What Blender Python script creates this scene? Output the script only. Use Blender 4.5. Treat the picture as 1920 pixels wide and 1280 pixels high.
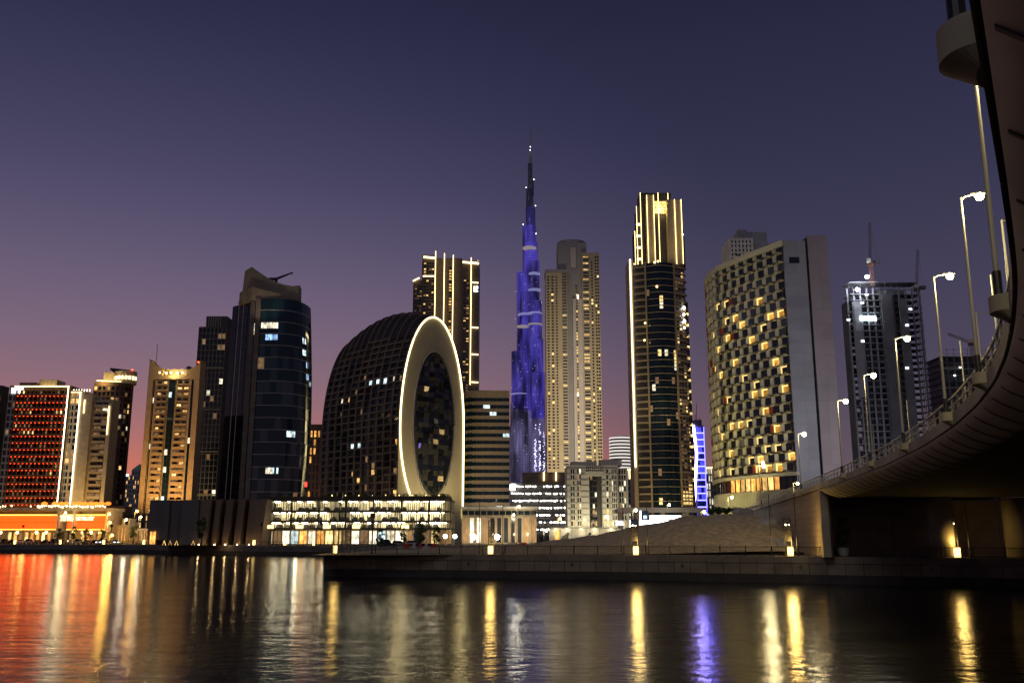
import bpy, math, random
from mathutils import Vector, Matrix
R = math.radians
for o in list(bpy.data.objects): bpy.data.objects.remove(o)
SC = bpy.context.scene
COL = SC.collection
rnd = random.Random(7)
ORD = ['first', 'second', 'third', 'fourth', 'fifth', 'sixth', 'seventh', 'eighth', 'ninth', 'tenth', 'eleventh', 'twelfth', 'thirteenth']

# ------------------------------------------------------------------ camera
F_PX, CAM_Z = 1757.0, 5.0                       # focal length in photo pixels (1920 wide), eye height above the water
TH = math.atan(368.0 / F_PX)                    # upward pitch
cd = bpy.data.cameras.new('camera'); cam = bpy.data.objects.new('camera', cd); COL.objects.link(cam)
cd.sensor_width = 36.0; cd.lens = 36.0 * F_PX / 1920.0
cd.clip_start = 0.1; cd.clip_end = 20000.0
cam.location = (0, 0, CAM_Z); cam.rotation_euler = (R(90) + TH, 0, 0)
SC.camera = cam
SC.cycles.use_denoising = True
SC.cycles.max_bounces = 6; SC.cycles.diffuse_bounces = 2; SC.cycles.glossy_bounces = 3
SC.cycles.sample_clamp_indirect = 4.0
SC.cycles.caustics_reflective = False; SC.cycles.caustics_refractive = False

# ------------------------------------------------------------------ dusk sky
SUN_AZ, SUN_EL = R(-24), R(-2.0)                # the afterglow sits over the low towers
world = bpy.data.worlds.new('World'); SC.world = world; world.use_nodes = True
nt = world.node_tree; nt.nodes.clear(); N = nt.nodes.new; LK = nt.links.new
wo = N('ShaderNodeOutputWorld'); bg = N('ShaderNodeBackground'); LK(bg.outputs[0], wo.inputs[0])
tc = N('ShaderNodeTexCoord'); sp = N('ShaderNodeSeparateXYZ'); LK(tc.outputs['Generated'], sp.inputs[0])
def ramp(stops):
    r = N('ShaderNodeValToRGB'); e = r.color_ramp.elements
    r.color_ramp.interpolation = 'B_SPLINE'
    while len(e) < len(stops): e.new(0.5)
    for k, (p, c) in enumerate(stops):
        e[k].position = p; e[k].color = (*[((v / 255) / 12.92 if v < 10 else ((v / 255 + .055) / 1.055) ** 2.4) for v in c], 1)
    return r
mr = N('ShaderNodeMapRange'); LK(sp.outputs['Z'], mr.inputs[0]); mr.inputs[1].default_value = 0.0; mr.inputs[2].default_value = 0.6
warm = ramp([(0.0, (232, 112, 60)), (0.09, (206, 112, 88)), (0.18, (156, 107, 110)), (0.28, (128, 103, 119)), (0.38, (111, 95, 118)), (0.48, (93, 84, 112)), (0.60, (73, 69, 98)), (0.77, (51, 51, 82)), (0.90, (41, 41, 69)), (1.0, (35, 35, 61))])
cold = ramp([(0.0, (112, 88, 90)), (0.12, (92, 79, 90)), (0.29, (74, 67, 88)), (0.47, (60, 58, 82)), (0.64, (48, 47, 73)), (0.80, (39, 39, 64)), (0.90, (33, 33, 57)), (1.0, (29, 29, 52))])
LK(mr.outputs[0], warm.inputs[0]); LK(mr.outputs[0], cold.inputs[0])
dt = N('ShaderNodeVectorMath'); dt.operation = 'DOT_PRODUCT'
dt.inputs[1].default_value = (math.sin(SUN_AZ), math.cos(SUN_AZ), 0); LK(tc.outputs['Generated'], dt.inputs[0])
m2 = N('ShaderNodeMapRange'); LK(dt.outputs['Value'], m2.inputs[0]); m2.interpolation_type = 'SMOOTHSTEP'
m2.inputs[1].default_value = 0.72; m2.inputs[2].default_value = 1.0
mx = N('ShaderNodeMix'); mx.data_type = 'RGBA'; LK(m2.outputs[0], mx.inputs[0]); LK(cold.outputs[0], mx.inputs[6]); LK(warm.outputs[0], mx.inputs[7])
sky = N('ShaderNodeTexSky'); sky.sky_type = 'NISHITA'; sky.sun_disc = False; sky.sun_elevation = SUN_EL; sky.sun_rotation = SUN_AZ
sm = N('ShaderNodeVectorMath'); sm.operation = 'SCALE'; LK(sky.outputs[0], sm.inputs[0]); sm.inputs[3].default_value = 0.008
ad = N('ShaderNodeVectorMath'); ad.operation = 'ADD'; LK(mx.outputs[2], ad.inputs[0]); LK(sm.outputs[0], ad.inputs[1])
LK(ad.outputs[0], bg.inputs[0]); bg.inputs[1].default_value = 1.06
sd = bpy.data.lights.new('fill_sun', 'SUN'); so = bpy.data.objects.new('fill_sun', sd); COL.objects.link(so)
sd.energy = 0.24; sd.angle = R(20); sd.color = (.95, .94, 1)            # added fill from behind the camera, faint and broad, not the sunset
so.rotation_euler = (R(90 - 38), 0, R(-34))
SC.view_settings.view_transform = 'Standard'; SC.view_settings.look = 'None'
SC.view_settings.exposure = 0.0; SC.view_settings.gamma = 1.0

# ------------------------------------------------------------------ photo pixel -> place
def ray(px, py):
    u = (px - 960) / F_PX; v = (640 - py) / F_PX
    return u, math.cos(TH) - v * math.sin(TH), math.sin(TH) + v * math.cos(TH)
def xx(px, py, Y): d = ray(px, py); return d[0] / d[1] * Y
def zz(py, Y): d = ray(960, py); return CAM_Z + d[2] / d[1] * Y
def at_z(px, py, Z): d = ray(px, py); t = (Z - CAM_Z) / d[2]; return Vector((d[0] * t, d[1] * t, Z))
GZ = 2.9                                        # promenade and street level above the water

# ------------------------------------------------------------------ materials
MATS = {}
def mat(name, col, rough=.7, spec=.4, noise=0.15, scale=.6, metal=0, bump=0, stretch=None):
    if name in MATS: return MATS[name]
    m = bpy.data.materials.new(name); m.use_nodes = True; t = m.node_tree; b = t.nodes['Principled BSDF']
    b.inputs['Roughness'].default_value = rough; b.inputs['Specular IOR Level'].default_value = spec; b.inputs['Metallic'].default_value = metal
    c = (*col, 1)
    if noise:
        g = t.nodes.new('ShaderNodeNewGeometry'); n = t.nodes.new('ShaderNodeTexNoise'); n.inputs['Scale'].default_value = scale; n.inputs['Detail'].default_value = 6
        if stretch:
            mp = t.nodes.new('ShaderNodeMapping'); mp.inputs['Scale'].default_value = stretch
            t.links.new(g.outputs['Position'], mp.inputs[0]); t.links.new(mp.outputs[0], n.inputs[0])
        else: t.links.new(g.outputs['Position'], n.inputs[0])
        r = t.nodes.new('ShaderNodeMapRange'); r.inputs[1].default_value = .3; r.inputs[2].default_value = .7
        r.inputs[3].default_value = 1 - noise; r.inputs[4].default_value = 1 + noise
        t.links.new(n.outputs[0], r.inputs[0])
        oi = t.nodes.new('ShaderNodeObjectInfo'); r2 = t.nodes.new('ShaderNodeMapRange'); r2.inputs[3].default_value = 1 - noise * .5; r2.inputs[4].default_value = 1 + noise * .5
        t.links.new(oi.outputs['Random'], r2.inputs[0])
        mu = t.nodes.new('ShaderNodeMath'); mu.operation = 'MULTIPLY'; t.links.new(r.outputs[0], mu.inputs[0]); t.links.new(r2.outputs[0], mu.inputs[1])
        v = t.nodes.new('ShaderNodeVectorMath'); v.operation = 'SCALE'; v.inputs[0].default_value = col
        t.links.new(mu.outputs[0], v.inputs[3]); t.links.new(v.outputs[0], b.inputs['Base Color'])
        if bump:
            bp = t.nodes.new('ShaderNodeBump'); bp.inputs['Strength'].default_value = bump; t.links.new(n.outputs[0], bp.inputs['Height']); t.links.new(bp.outputs[0], b.inputs['Normal'])
    else: b.inputs['Base Color'].default_value = c
    MATS[name] = m; return m
def em(name, col, s, sample=True):
    if name in MATS: return MATS[name]
    m = bpy.data.materials.new(name); m.use_nodes = True; t = m.node_tree; b = t.nodes['Principled BSDF']
    b.inputs['Base Color'].default_value = (*[c * .5 for c in col], 1); b.inputs['Emission Color'].default_value = (*col, 1); b.inputs['Emission Strength'].default_value = s
    if not sample: m.cycles.emission_sampling = 'NONE'
    MATS[name] = m; return m
def lit(name, col, s, var=.6):
    """a lit room seen through its pane: uneven furniture and curtain shapes, every window differs"""
    if name in MATS: return MATS[name]
    m = em(name, col, s, False); t = m.node_tree; b = t.nodes['Principled BSDF']; b.inputs['Roughness'].default_value = .15
    g = t.nodes.new('ShaderNodeNewGeometry'); mp = t.nodes.new('ShaderNodeMapping'); mp.inputs['Scale'].default_value = (1.1, 1.1, .7)
    n = t.nodes.new('ShaderNodeTexNoise'); n.inputs['Scale'].default_value = .9; n.inputs['Detail'].default_value = 3
    t.links.new(g.outputs['Position'], mp.inputs[0]); t.links.new(mp.outputs[0], n.inputs[0])
    oi = t.nodes.new('ShaderNodeObjectInfo'); r = t.nodes.new('ShaderNodeMapRange'); r.inputs[1].default_value = .35; r.inputs[2].default_value = .65
    r.inputs[3].default_value = s * (1 - var); r.inputs[4].default_value = s * (1 + var); t.links.new(n.outputs[0], r.inputs[0])
    r2 = t.nodes.new('ShaderNodeMapRange'); r2.inputs[3].default_value = .45; r2.inputs[4].default_value = 1.3; t.links.new(oi.outputs['Random'], r2.inputs[0])
    mu = t.nodes.new('ShaderNodeMath'); mu.operation = 'MULTIPLY'; t.links.new(r.outputs[0], mu.inputs[0]); t.links.new(r2.outputs[0], mu.inputs[1])
    t.links.new(mu.outputs[0], b.inputs['Emission Strength']); return m
def glassy(name, col, rough=.06, ior=1.6):
    if name in MATS: return MATS[name]
    m = bpy.data.materials.new(name); m.use_nodes = True; b = m.node_tree.nodes['Principled BSDF']
    b.inputs['Base Color'].default_value = (*col, 1); b.inputs['Roughness'].default_value = rough; b.inputs['IOR'].default_value = ior
    MATS[name] = m; return m
beige = mat('beige_render', (.42, .34, .22)); sandst = mat('sand_render', (.5, .42, .29)); brown = mat('brown_render', (.15, .085, .05))
conc = mat('concrete', (.33, .31, .28), .85, .25, .22, .25, bump=.1); concd = mat('dark_concrete', (.12, .105, .1), .85, .25, .25, .3)
grey = mat('grey_render', (.30, .29, .30)); white_r = mat('white_render', (.62, .6, .54)); black_m = mat('black_metal', (.012, .012, .013), .45, .4, 0)
steel = mat('galvanised_steel', (.30, .29, .24), .45, .5, .1); dark_r = mat('dark_render', (.05, .045, .045))
glass = glassy('dark_glass', (.010, .013, .02)); glass_b = glassy('blue_dark_glass', (.006, .022, .034), .05, 1.5); glass_g = glassy('grey_glass', (.05, .055, .07), .12)
L_warm = lit('lit_room_warm', (1, .60, .20), 1.1); L_gold = lit('lit_room_gold', (1, .70, .26), 1.5); L_cool = lit('lit_room_cool', (.72, .95, 1), 1.3)
L_white = lit('lit_room_white', (1, .90, .66), 1.2); L_dim = lit('dim_room', (1, .62, .3), .16); L_blue = lit('lit_room_blue', (.35, .6, 1), 1.1); L_or = lit('lit_room_orange', (1, .45, .1), 1.2)
S_gold = em('gold_light_strip', (1, .74, .30), 5.0); S_white = em('white_light_strip', (1, .9, .62), 5.0); S_lamp = em('lamp_lens', (1, .84, .38), 30.0, False)
S_cool = em('cool_lamp', (.85, .93, 1), 9.0); S_red = em('red_lamp', (1, .05, .008), 7.0); S_amber = em('amber_lamp', (1, .5, .08), 25.0)

# ------------------------------------------------------------------ builders
class MB:
    def __init__(s): s.v = []; s.f = []; s.m = []
    def hexa(s, p, mi=0):
        n = len(s.v); s.v += [tuple(q) for q in p]
        for q in ((0, 3, 2, 1), (4, 5, 6, 7), (0, 1, 5, 4), (1, 2, 6, 5), (2, 3, 7, 6), (3, 0, 4, 7)):
            s.f.append(tuple(n + k for k in q)); s.m.append(mi)
        return s
    def box(s, x0, x1, y0, y1, z0, z1, mi=0):
        return s.hexa([(x0, y0, z0), (x1, y0, z0), (x1, y1, z0), (x0, y1, z0), (x0, y0, z1), (x1, y0, z1), (x1, y1, z1), (x0, y1, z1)], mi)
    def face(s, p, mi=0):
        n = len(s.v); s.v += [tuple(q) for q in p]; s.f.append(tuple(range(n, n + len(p)))); s.m.append(mi); return s
    def prism(s, o, z0, z1, mi=0, top=None):
        """o: outline counter-clockwise seen from above; z1 may be a list, top a second outline"""
        k = len(o); n = len(s.v); t = top or o
        s.v += [(p[0], p[1], z0) for p in o] + [(p[0], p[1], z1[i] if isinstance(z1, (list, tuple)) else z1) for i, p in enumerate(t)]
        for i in range(k): s.f.append((n + i, n + (i + 1) % k, n + k + (i + 1) % k, n + k + i)); s.m.append(mi)
        s.f.append(tuple(n + k + i for i in range(k))); s.f.append(tuple(n + k - 1 - i for i in range(k))); s.m += [mi, mi]; return s
    def cyl(s, x, y, z0, z1, r, n=12, r2=None, mi=0):
        r2 = r if r2 is None else r2
        c = [(math.cos(2 * math.pi * i / n), math.sin(2 * math.pi * i / n)) for i in range(n)]
        return s.prism([(x + r * a, y + r * b) for a, b in c], z0, z1, mi, [(x + r2 * a, y + r2 * b) for a, b in c])
    def tube(s, path, r, n=6, mi=0):
        path = [Vector(p) for p in path]; rr = r if isinstance(r, (list, tuple)) else [r] * len(path); b = len(s.v)
        for i, p in enumerate(path):
            d = (path[min(i + 1, len(path) - 1)] - path[max(i - 1, 0)]).normalized()
            a = d.cross(Vector((0, 0, 1)) if abs(d.z) < .9 else Vector((1, 0, 0))).normalized(); c = d.cross(a)
            for k in range(n):
                w = 2 * math.pi * (k + .5) / n; s.v.append(tuple(p + rr[i] * (a * math.cos(w) + c * math.sin(w))))
        for i in range(len(path) - 1):
            for k in range(n):
                q = b + i * n; s.f.append((q + k, q + (k + 1) % n, q + n + (k + 1) % n, q + n + k)); s.m.append(mi)
        s.f.append(tuple(b + k for k in range(n))); s.f.append(tuple(b + (len(path) - 1) * n + n - 1 - k for k in range(n))); s.m += [mi, mi]; return s
    def ball(s, c, r, n=8, k=5, mi=0):
        return s.tube([(c[0], c[1], c[2] - r * math.cos(math.pi * (i + .02) / (k + .04))) for i in range(k + 1)], [max(.02 * r, r * math.sin(math.pi * (i + .02) / (k + .04))) for i in range(k + 1)], n, mi)
    def mesh(s, name, mats):
        me = bpy.data.meshes.new(name); me.from_pydata(s.v, [], s.f)
        for m in (mats if isinstance(mats, (list, tuple)) else [mats]): me.materials.append(m)
        me.polygons.foreach_set('material_index', s.m); return me
    def build(s, name, mats, parent=None, smooth=False, kind=None):
        me = s.mesh(name, mats)
        if smooth: me.polygons.foreach_set('use_smooth', [True] * len(me.polygons))
        return put(name, me, parent, kind=kind)
def put(name, me, parent=None, loc=None, rz=0, scale=None, kind=None):
    o = bpy.data.objects.new(name, me); COL.objects.link(o)
    if parent: o.parent = parent
    if loc is not None: o.location = loc
    if rz: o.rotation_euler = (0, 0, rz)
    if scale: o.scale = scale
    if kind: o['kind'] = kind
    return o
def tag(o, label, cat, group=None):
    o['label'] = label; o['category'] = cat
    if group: o['group'] = group
    return o
def E(name, label, cat, loc, group=None, rz=0):
    o = bpy.data.objects.new(name, None); COL.objects.link(o); o.location = loc; o.rotation_euler = (0, 0, rz); o.empty_display_size = .5
    return tag(o, label, cat, group)
def copy_tree(o, parent=None):
    c = o.copy(); COL.objects.link(c); c.parent = parent
    for ch in o.children: copy_tree(ch, c)
    return c
def light(parent, loc, power, col=(1, .8, .45), r=.3, kind='POINT', aim=None, angle=90, name='lamp_or_fill_light'):  # serves visible lamps and also unseen fills added to brighten facades
    l = bpy.data.lights.new(name, kind); l.energy = power; l.color = col; l.shadow_soft_size = r
    o = bpy.data.objects.new(name, l); COL.objects.link(o); o.location = loc; o.parent = parent
    if kind == 'SPOT':
        l.spot_size = R(angle); l.spot_blend = .7
        o.rotation_euler = (Vector(aim) - Vector(loc)).to_track_quat('-Z', 'Y').to_euler()
    return o
def bld(name, label, px, py, Y, cat='building', group=None, z=GZ):
    x = xx(px, py, Y); e = E(name, label, cat, (x, Y, z), group)
    return e, (lambda a, b, dy=0: xx(a, b, Y + dy) - x), (lambda b, dy=0: zz(b, Y + dy) - z)
class Face:
    """a wall surface along a polyline seen from outside, start to end; (u, z, d) -> point, d outward"""
    def __init__(s, pts):
        s.p = [Vector((a, b)) for a, b in pts]; s.l = [0]
        for a, b in zip(s.p, s.p[1:]): s.l.append(s.l[-1] + (b - a).length)
        s.L = s.l[-1]
        s.t = [(b - a).normalized() for a, b in zip(s.p, s.p[1:])]
        s.n = [(s.t[max(0, i - 1)] + s.t[min(i, len(s.t) - 1)]).normalized() for i in range(len(s.p))]
    def pos(s, u):
        u = min(max(u, 0), s.L - 1e-6); i = 0
        while i < len(s.t) - 1 and s.l[i + 1] <= u: i += 1
        k = (u - s.l[i]) / (s.l[i + 1] - s.l[i]); t = (s.n[i] * (1 - k) + s.n[i + 1] * k).normalized()
        return s.p[i].lerp(s.p[i + 1], k), t
    def __call__(s, u, z, d=0):
        p, t = s.pos(u); return (p.x + t.y * d, p.y - t.x * d, z)
    def rz(s, u): t = s.pos(u)[1]; return math.atan2(t.y, t.x)
    def bar(s, mb, u0, u1, z0, z1, d0, d1, mi=0):
        return mb.hexa([s(u0, z0, d1), s(u1, z0, d1), s(u1, z0, d0), s(u0, z0, d0), s(u0, z1, d1), s(u1, z1, d1), s(u1, z1, d0), s(u0, z1, d0)], mi)
    def strip(s, mb, u0, u1, z0, z1, d0, d1, mi=0, seg=None):
        n = seg or max(1, int((u1 - u0) / 3) if len(s.t) > 1 else 1)
        for i in range(n): s.bar(mb, u0 + (u1 - u0) * i / n, u0 + (u1 - u0) * (i + 1) / n, z0, z1, d0, d1, mi)
PANE = {}
def pane(parent, m, loc, rz, w, h, name='window', tilt=0):
    if m.name not in PANE: PANE[m.name] = MB().face([(-.5, 0, -.5), (.5, 0, -.5), (.5, 0, .5), (-.5, 0, .5)]).mesh('window_pane', m)
    o = put(name, PANE[m.name], parent, loc, rz, (w, 1, h))
    if tilt: o.rotation_euler = (tilt, 0, rz + tilt * .7)
    return o
def chooser(spec, seed):
    """spec: [(weight, material)]"""
    r = random.Random(seed); tot = sum(w for w, _ in spec)
    def f(i, j):
        k = r.random() * tot
        for w, m in spec:
            k -= w
            if k <= 0: return m
        return spec[-1][1]
    return f
def facade(par, P, u0, u1, nu, z0, z1, nz, wall, pick, pw=.4, sh=.8, dep=.3, single=True, name='facade_frame', d=0.0, tilt=0):
    """real piers and spandrels standing proud of recessed panes; panes are parts, or one part when too small to pick apart"""
    du, dz = (u1 - u0) / nu, (z1 - z0) / nz; mb = MB()
    if pw:
        for i in range(nu + 1):
            c = u0 + du * i; P.bar(mb, max(u0, c - pw / 2), min(u1, c + pw / 2), z0, z1, d, d + dep)
    if sh:
        for j in range(nz + 1):
            c = z0 + dz * j; P.strip(mb, u0, u1, max(z0, c - sh / 2), min(z1, c + sh / 2), d, d + dep * .93)
    if mb.f: mb.build(name, wall, par)
    w, h = du - pw, dz - sh; joined = {}
    for i in range(nu):
        for j in range(nz):
            m = pick(i, j)
            if m is None: continue
            uc, zc = u0 + du * (i + .5), z0 + dz * (j + .5)
            if single: pane(par, m, P(uc, zc, d + .04), P.rz(uc), w, h, tilt=tilt * (rnd.random() - .5))
            else:
                q = joined.setdefault('all', (MB(), []))
                if m not in q[1]: q[1].append(m)
                a = uc - w / 2; b = uc + w / 2
                q[0].face([P(a, zc - h / 2, d + .04), P(b, zc - h / 2, d + .04), P(b, zc + h / 2, d + .04), P(a, zc + h / 2, d + .04)], q[1].index(m))
    for q in joined.values(): q[0].build('window', q[1], par, kind='stuff')
def strip(par, p, q, m, w=.5, name='light_strip'):
    return MB().tube([p, q], w / 2, 4).build(name, m, par)

# ================================================================== water, land, quays
def water_mat():
    m = bpy.data.materials.new('canal_water'); m.use_nodes = True; t = m.node_tree; b = t.nodes['Principled BSDF']
    b.inputs['Base Color'].default_value = (.003, .004, .006, 1); b.inputs['Roughness'].default_value = .17; b.inputs['IOR'].default_value = 1.22
    g = t.nodes.new('ShaderNodeNewGeometry')
    hs = []
    for sc, st, dist in (((.8, 1.1, 1), 1.0, 0), ((.13, .26, 1), 1.0, 0)):
        mp = t.nodes.new('ShaderNodeMapping'); mp.inputs['Scale'].default_value = sc
        n = t.nodes.new('ShaderNodeTexNoise'); n.inputs['Scale'].default_value = 1.0; n.inputs['Detail'].default_value = 4; n.inputs['Roughness'].default_value = .6
        t.links.new(g.outputs['Position'], mp.inputs[0]); t.links.new(mp.outputs[0], n.inputs[0]); hs.append(n)
    ad = t.nodes.new('ShaderNodeMath'); ad.operation = 'MULTIPLY_ADD'; ad.inputs[1].default_value = 1.6
    t.links.new(hs[1].outputs[0], ad.inputs[0]); t.links.new(hs[0].outputs[0], ad.inputs[2])
    bp = t.nodes.new('ShaderNodeBump'); bp.inputs['Strength'].default_value = .40; bp.inputs['Distance'].default_value = .10
    t.links.new(ad.outputs[0], bp.inputs['Height']); t.links.new(bp.outputs[0], b.inputs['Normal'])
    r = t.nodes.new('ShaderNodeMapRange'); r.inputs[1].default_value = .3; r.inputs[2].default_value = .7; r.inputs[3].default_value = .11; r.inputs[4].default_value = .17
    t.links.new(hs[1].outputs[0], r.inputs[0]); t.links.new(r.outputs[0], b.inputs['Roughness'])
    return m
o = MB().face([(-6000, -400, 0), (6000, -400, 0), (6000, 600, 0), (-6000, 600, 0)]).build('water', water_mat()); o['kind'] = 'structure'
FARQ = [(-1500, 338), (-400, 332), (-180, 328), (-130, 317), (-100, 297), (-74, 280), (-50, 264), (-36, 255)]
NEARQ = [(-25.3, 129), (-12, 125.6), (0, 121.8), (16, 117), (32, 110), (52.5, 98.6), (80, 82), (170, 28), (420, -80)]
pave = mat('street_paving', (.13, .115, .095), .8, .3, .2, .4); asph = mat('asphalt', (.05, .05, .052), .85, .3, .2)
o = MB().face([(x, y, GZ) for x, y in FARQ + NEARQ + [(9000, -80), (9000, 12000), (-9000, 12000), (-9000, 338)]]).build('ground', pave); o['kind'] = 'structure'
o = MB().box(-60, 90, -60, 3.5, -.5, GZ).build('bank_pavement', pave); o['kind'] = 'structure'
stone = mat('quay_stone', (.20, .165, .12), .8, .3, .28, .35, bump=.15); stone_d = mat('dark_quay_stone', (.035, .03, .026), .6, .4, .3, .5)  # second stone is darker, for the lower courses
# far embankment: one long low wall with its coping
F1 = Face([(p[0], p[1]) for p in FARQ])
q = E('embankment_wall', 'long low dark stone embankment wall across the canal below the red lit mall', 'wall', (0, 0, 0))
mb = MB()
F1.strip(mb, 0, F1.L, -.6, 1.2, -.4, 0, 0, 60); mb.build('lower_course', stone_d, q)
mb = MB()
for k in range(230):
    u = 1050 + k * 2.6
    if u + 2.6 < F1.L: F1.bar(mb, u + .03, u + 2.57, 1.2, 2.45, -.4, .03)
mb.build('wall_panel', concd, q, kind='stuff')
mb = MB(); F1.strip(mb, 0, F1.L, 2.45, GZ + .05, -.8, .15, 0, 80); mb.build('coping', stone, q)
# near quay
F2 = Face(NEARQ)
q = E('quay_wall', 'stone quay wall of square panels with a pale coping and a projecting corner', 'wall', (0, 0, 0))
mb = MB(); F2.strip(mb, 0, 200, -.6, .95, -.5, -.05, 0, 40); mb.build('lower_course', stone_d, q)
k, u = 0, 0.0
while u < 125:
    w = 1.95
    mb = MB(); F2.bar(mb, u + .03, u + w - .03, .95, 2.15, -.4, .0 + .03 * rnd.random()); mb.build('panel', stone, q)
    mb = MB(); F2.bar(mb, u + .012, u + w - .012, 2.2, GZ + .06, -.75, .1 + .012 * rnd.random()); mb.build('coping_stone', stone, q)
    if k % 7 == 3:
        mb = MB(); c = u + w / 2
        mb.tube([F2(c - .16, 1.75, .06), F2(c, 1.95, .1), F2(c + .16, 1.75, .06), F2(c, 1.55, .1), F2(c - .16, 1.75, .06)], .05, 5); mb.build('mooring_ring', black_m, q)
    u += w; k += 1
side = Face([(-36, 255), (-25.3, 129)]); mb = MB(); side.strip(mb, 0, side.L, -.6, GZ + .05, -.4, 0, 0, 8); mb.build('side_wall', stone, q)
mb = MB(); F2.strip(mb, 0, 125, GZ, GZ + .006, -5.5, -.75, 0, 40); o = mb.build('promenade_pavement', mat('pale_paving', (.24, .2, .14), .75, .3, .2, .5)); o['kind'] = 'structure'

# railing along the quay
rl = E('promenade_railing', 'black metal railing with close upright bars along the near stone quay', 'railing', (0, 0, GZ))
u = 1.2; n = 0
while u < 122:
    mb = MB(); F2.bar(mb, u - .05, u + .05, 0, 1.2, -.67, -.57); mb.build('post', black_m, rl); u += 3.0
mb = MB(); F2.strip(mb, 1.2, 121, 1.06, 1.12, -.65, -.59, 0, 60); mb.build('top_rail', black_m, rl)
mb = MB(); F2.strip(mb, 1.2, 121, .12, .17, -.64, -.6, 0, 60); mb.build('bottom_rail', black_m, rl)
mb = MB(); u = 1.3
while u < 121: F2.bar(mb, u, u + .028, .17, 1.06, -.635, -.605); u += .17
mb.build('baluster', black_m, rl, kind='stuff')

# bollard lanterns, screen frames and slim masts of the promenade
def foot(px, inset=1.1):
    """ground point of the promenade seen at photo column px"""
    best = None
    for k in range(0, 1300):
        x, y, _ = F2(k * .1, 0, -inset); d = abs((x / (y * math.cos(TH) + (GZ - CAM_Z) * math.sin(TH))) * F_PX + 960 - px)
        if best is None or d < best[0]: best = (d, x, y, k * .1)
    return best[1], best[2], best[3]
S_boll = em('lantern_glow', (1, .66, .2), 5.0)
wh = ['beside the quay corner', 'in front of the striped office block', 'at the foot of the sand heap', 'before the ramp retaining wall', 'beside the round bridge pier']
first = None
for i, px in enumerate((628, 920, 1192, 1482, 1796)):
    x, y, u = foot(px, 1.0); rz = F2.rz(u)
    b = E('bollard_lantern', 'glowing yellow box lantern on the promenade ' + wh[i], 'lantern', (x, y, GZ), 'glowing box lanterns on the near promenade', rz)
    w = .31 if i else .22
    MB().box(-w - .03, w + .03, -.2, .2, 0, .09).build('base', black_m, b)
    mb = MB(); o = [(-w, -.13), (-w + .05, -.18), (w - .05, -.18), (w, -.13), (w, .13), (w - .05, .18), (-w + .05, .18), (-w, .13)]
    mb.prism(o, .09, 1.13); mb.build('shade', S_boll, b)
    MB().box(-w + .02, w - .02, -.16, .16, 1.13, 1.17).build('cap', black_m, b); light(b, (0, 0, 1.6), (150, 300, 480, 700, 260)[i], (1, .62, .16), .55)
perf = mat('perforated_screen', (.03, .028, .025), .5, .4, .5, 9)
for i, px in enumerate((652, 922, 1190, 1479, 1792)):
    x, y, u = foot(px, 1.7)
    f = E('screen_frame', 'tall black frame holding a perforated screen ' + wh[i], 'screen', (x, y, GZ), 'tall screen frames on the near promenade', F2.rz(u))
    for s in (-1, 1): MB().box(s * .38 - .045, s * .38 + .045, -.06, .06, 0, 4.35).build('post', black_m, f)
    MB().box(-.335, .335, -.05, .05, 4.25, 4.35).build('top_bar', black_m, f); MB().box(-.335, .335, -.05, .05, 1.75, 1.85).build('bottom_bar', black_m, f)
    mb = MB(); r = random.Random(i)
    for a in range(9):
        for c in range(20):
            if r.random() < .72: mb.box(-.33 + a * .073, -.33 + a * .073 + .066, -.02, .02, 1.9 + c * .083, 1.9 + c * .083 + .07)
    mb.build('screen', perf, f, kind='stuff')
    if i > 1: 
        for s in (-1, 1): MB().ball((s * .18, 0, 3.62), .05 if s > 0 else .085).build('lamp', S_lamp, f)
near_masts = [(899, 938), (943, 945), (1169, 945), (1215, 938), (1447, 925), (1496, 925), (1764, 930), (1819, 940)]
nm = ['beside the striped office block lantern', 'close to the low glazed pavilion', 'next to the bright hoarding', 'in front of the sand heap slope',
      'where the sand heap meets the ramp', 'against the ramp retaining wall', 'in front of the round bridge pier', 'between the two bridge piers']
for (px, py), w in zip(near_masts, nm):
    x, y, u = foot(px, .9)
    m = E('promenade_mast', 'slim dark unlit mast on the promenade ' + w, 'mast', (x, y, GZ), 'slim masts along the near promenade')
    h = zz(py, y) - GZ
    MB().cyl(0, 0, 0, h, .055, 8, .04).build('pole', black_m, m); MB().cyl(0, 0, 0, .5, .1, 8).build('base', black_m, m); MB().ball((0, 0, .85), .13).build('collar', black_m, m)
# kit near the corner: tall speaker-like lamp heads
for px, h, w in ((634, 8.2, 'close to the quay corner'), (697, 5.4, 'before the lit car park')):
    x, y, u = foot(px, 2.2); m = E('box_lamp', 'dark post with a square unlit lamp box ' + w, 'lamp post', (x, y, GZ), 'square headed lamp posts near the quay corner')
    MB().cyl(0, 0, 0, h - .6, .09, 8).build('pole', black_m, m); MB().box(-.33, .33, -.3, .3, h - .7, h).build('head', black_m, m); MB().box(-.2, .2, -.2, .2, 0, .15).build('base', black_m, m)

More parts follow.
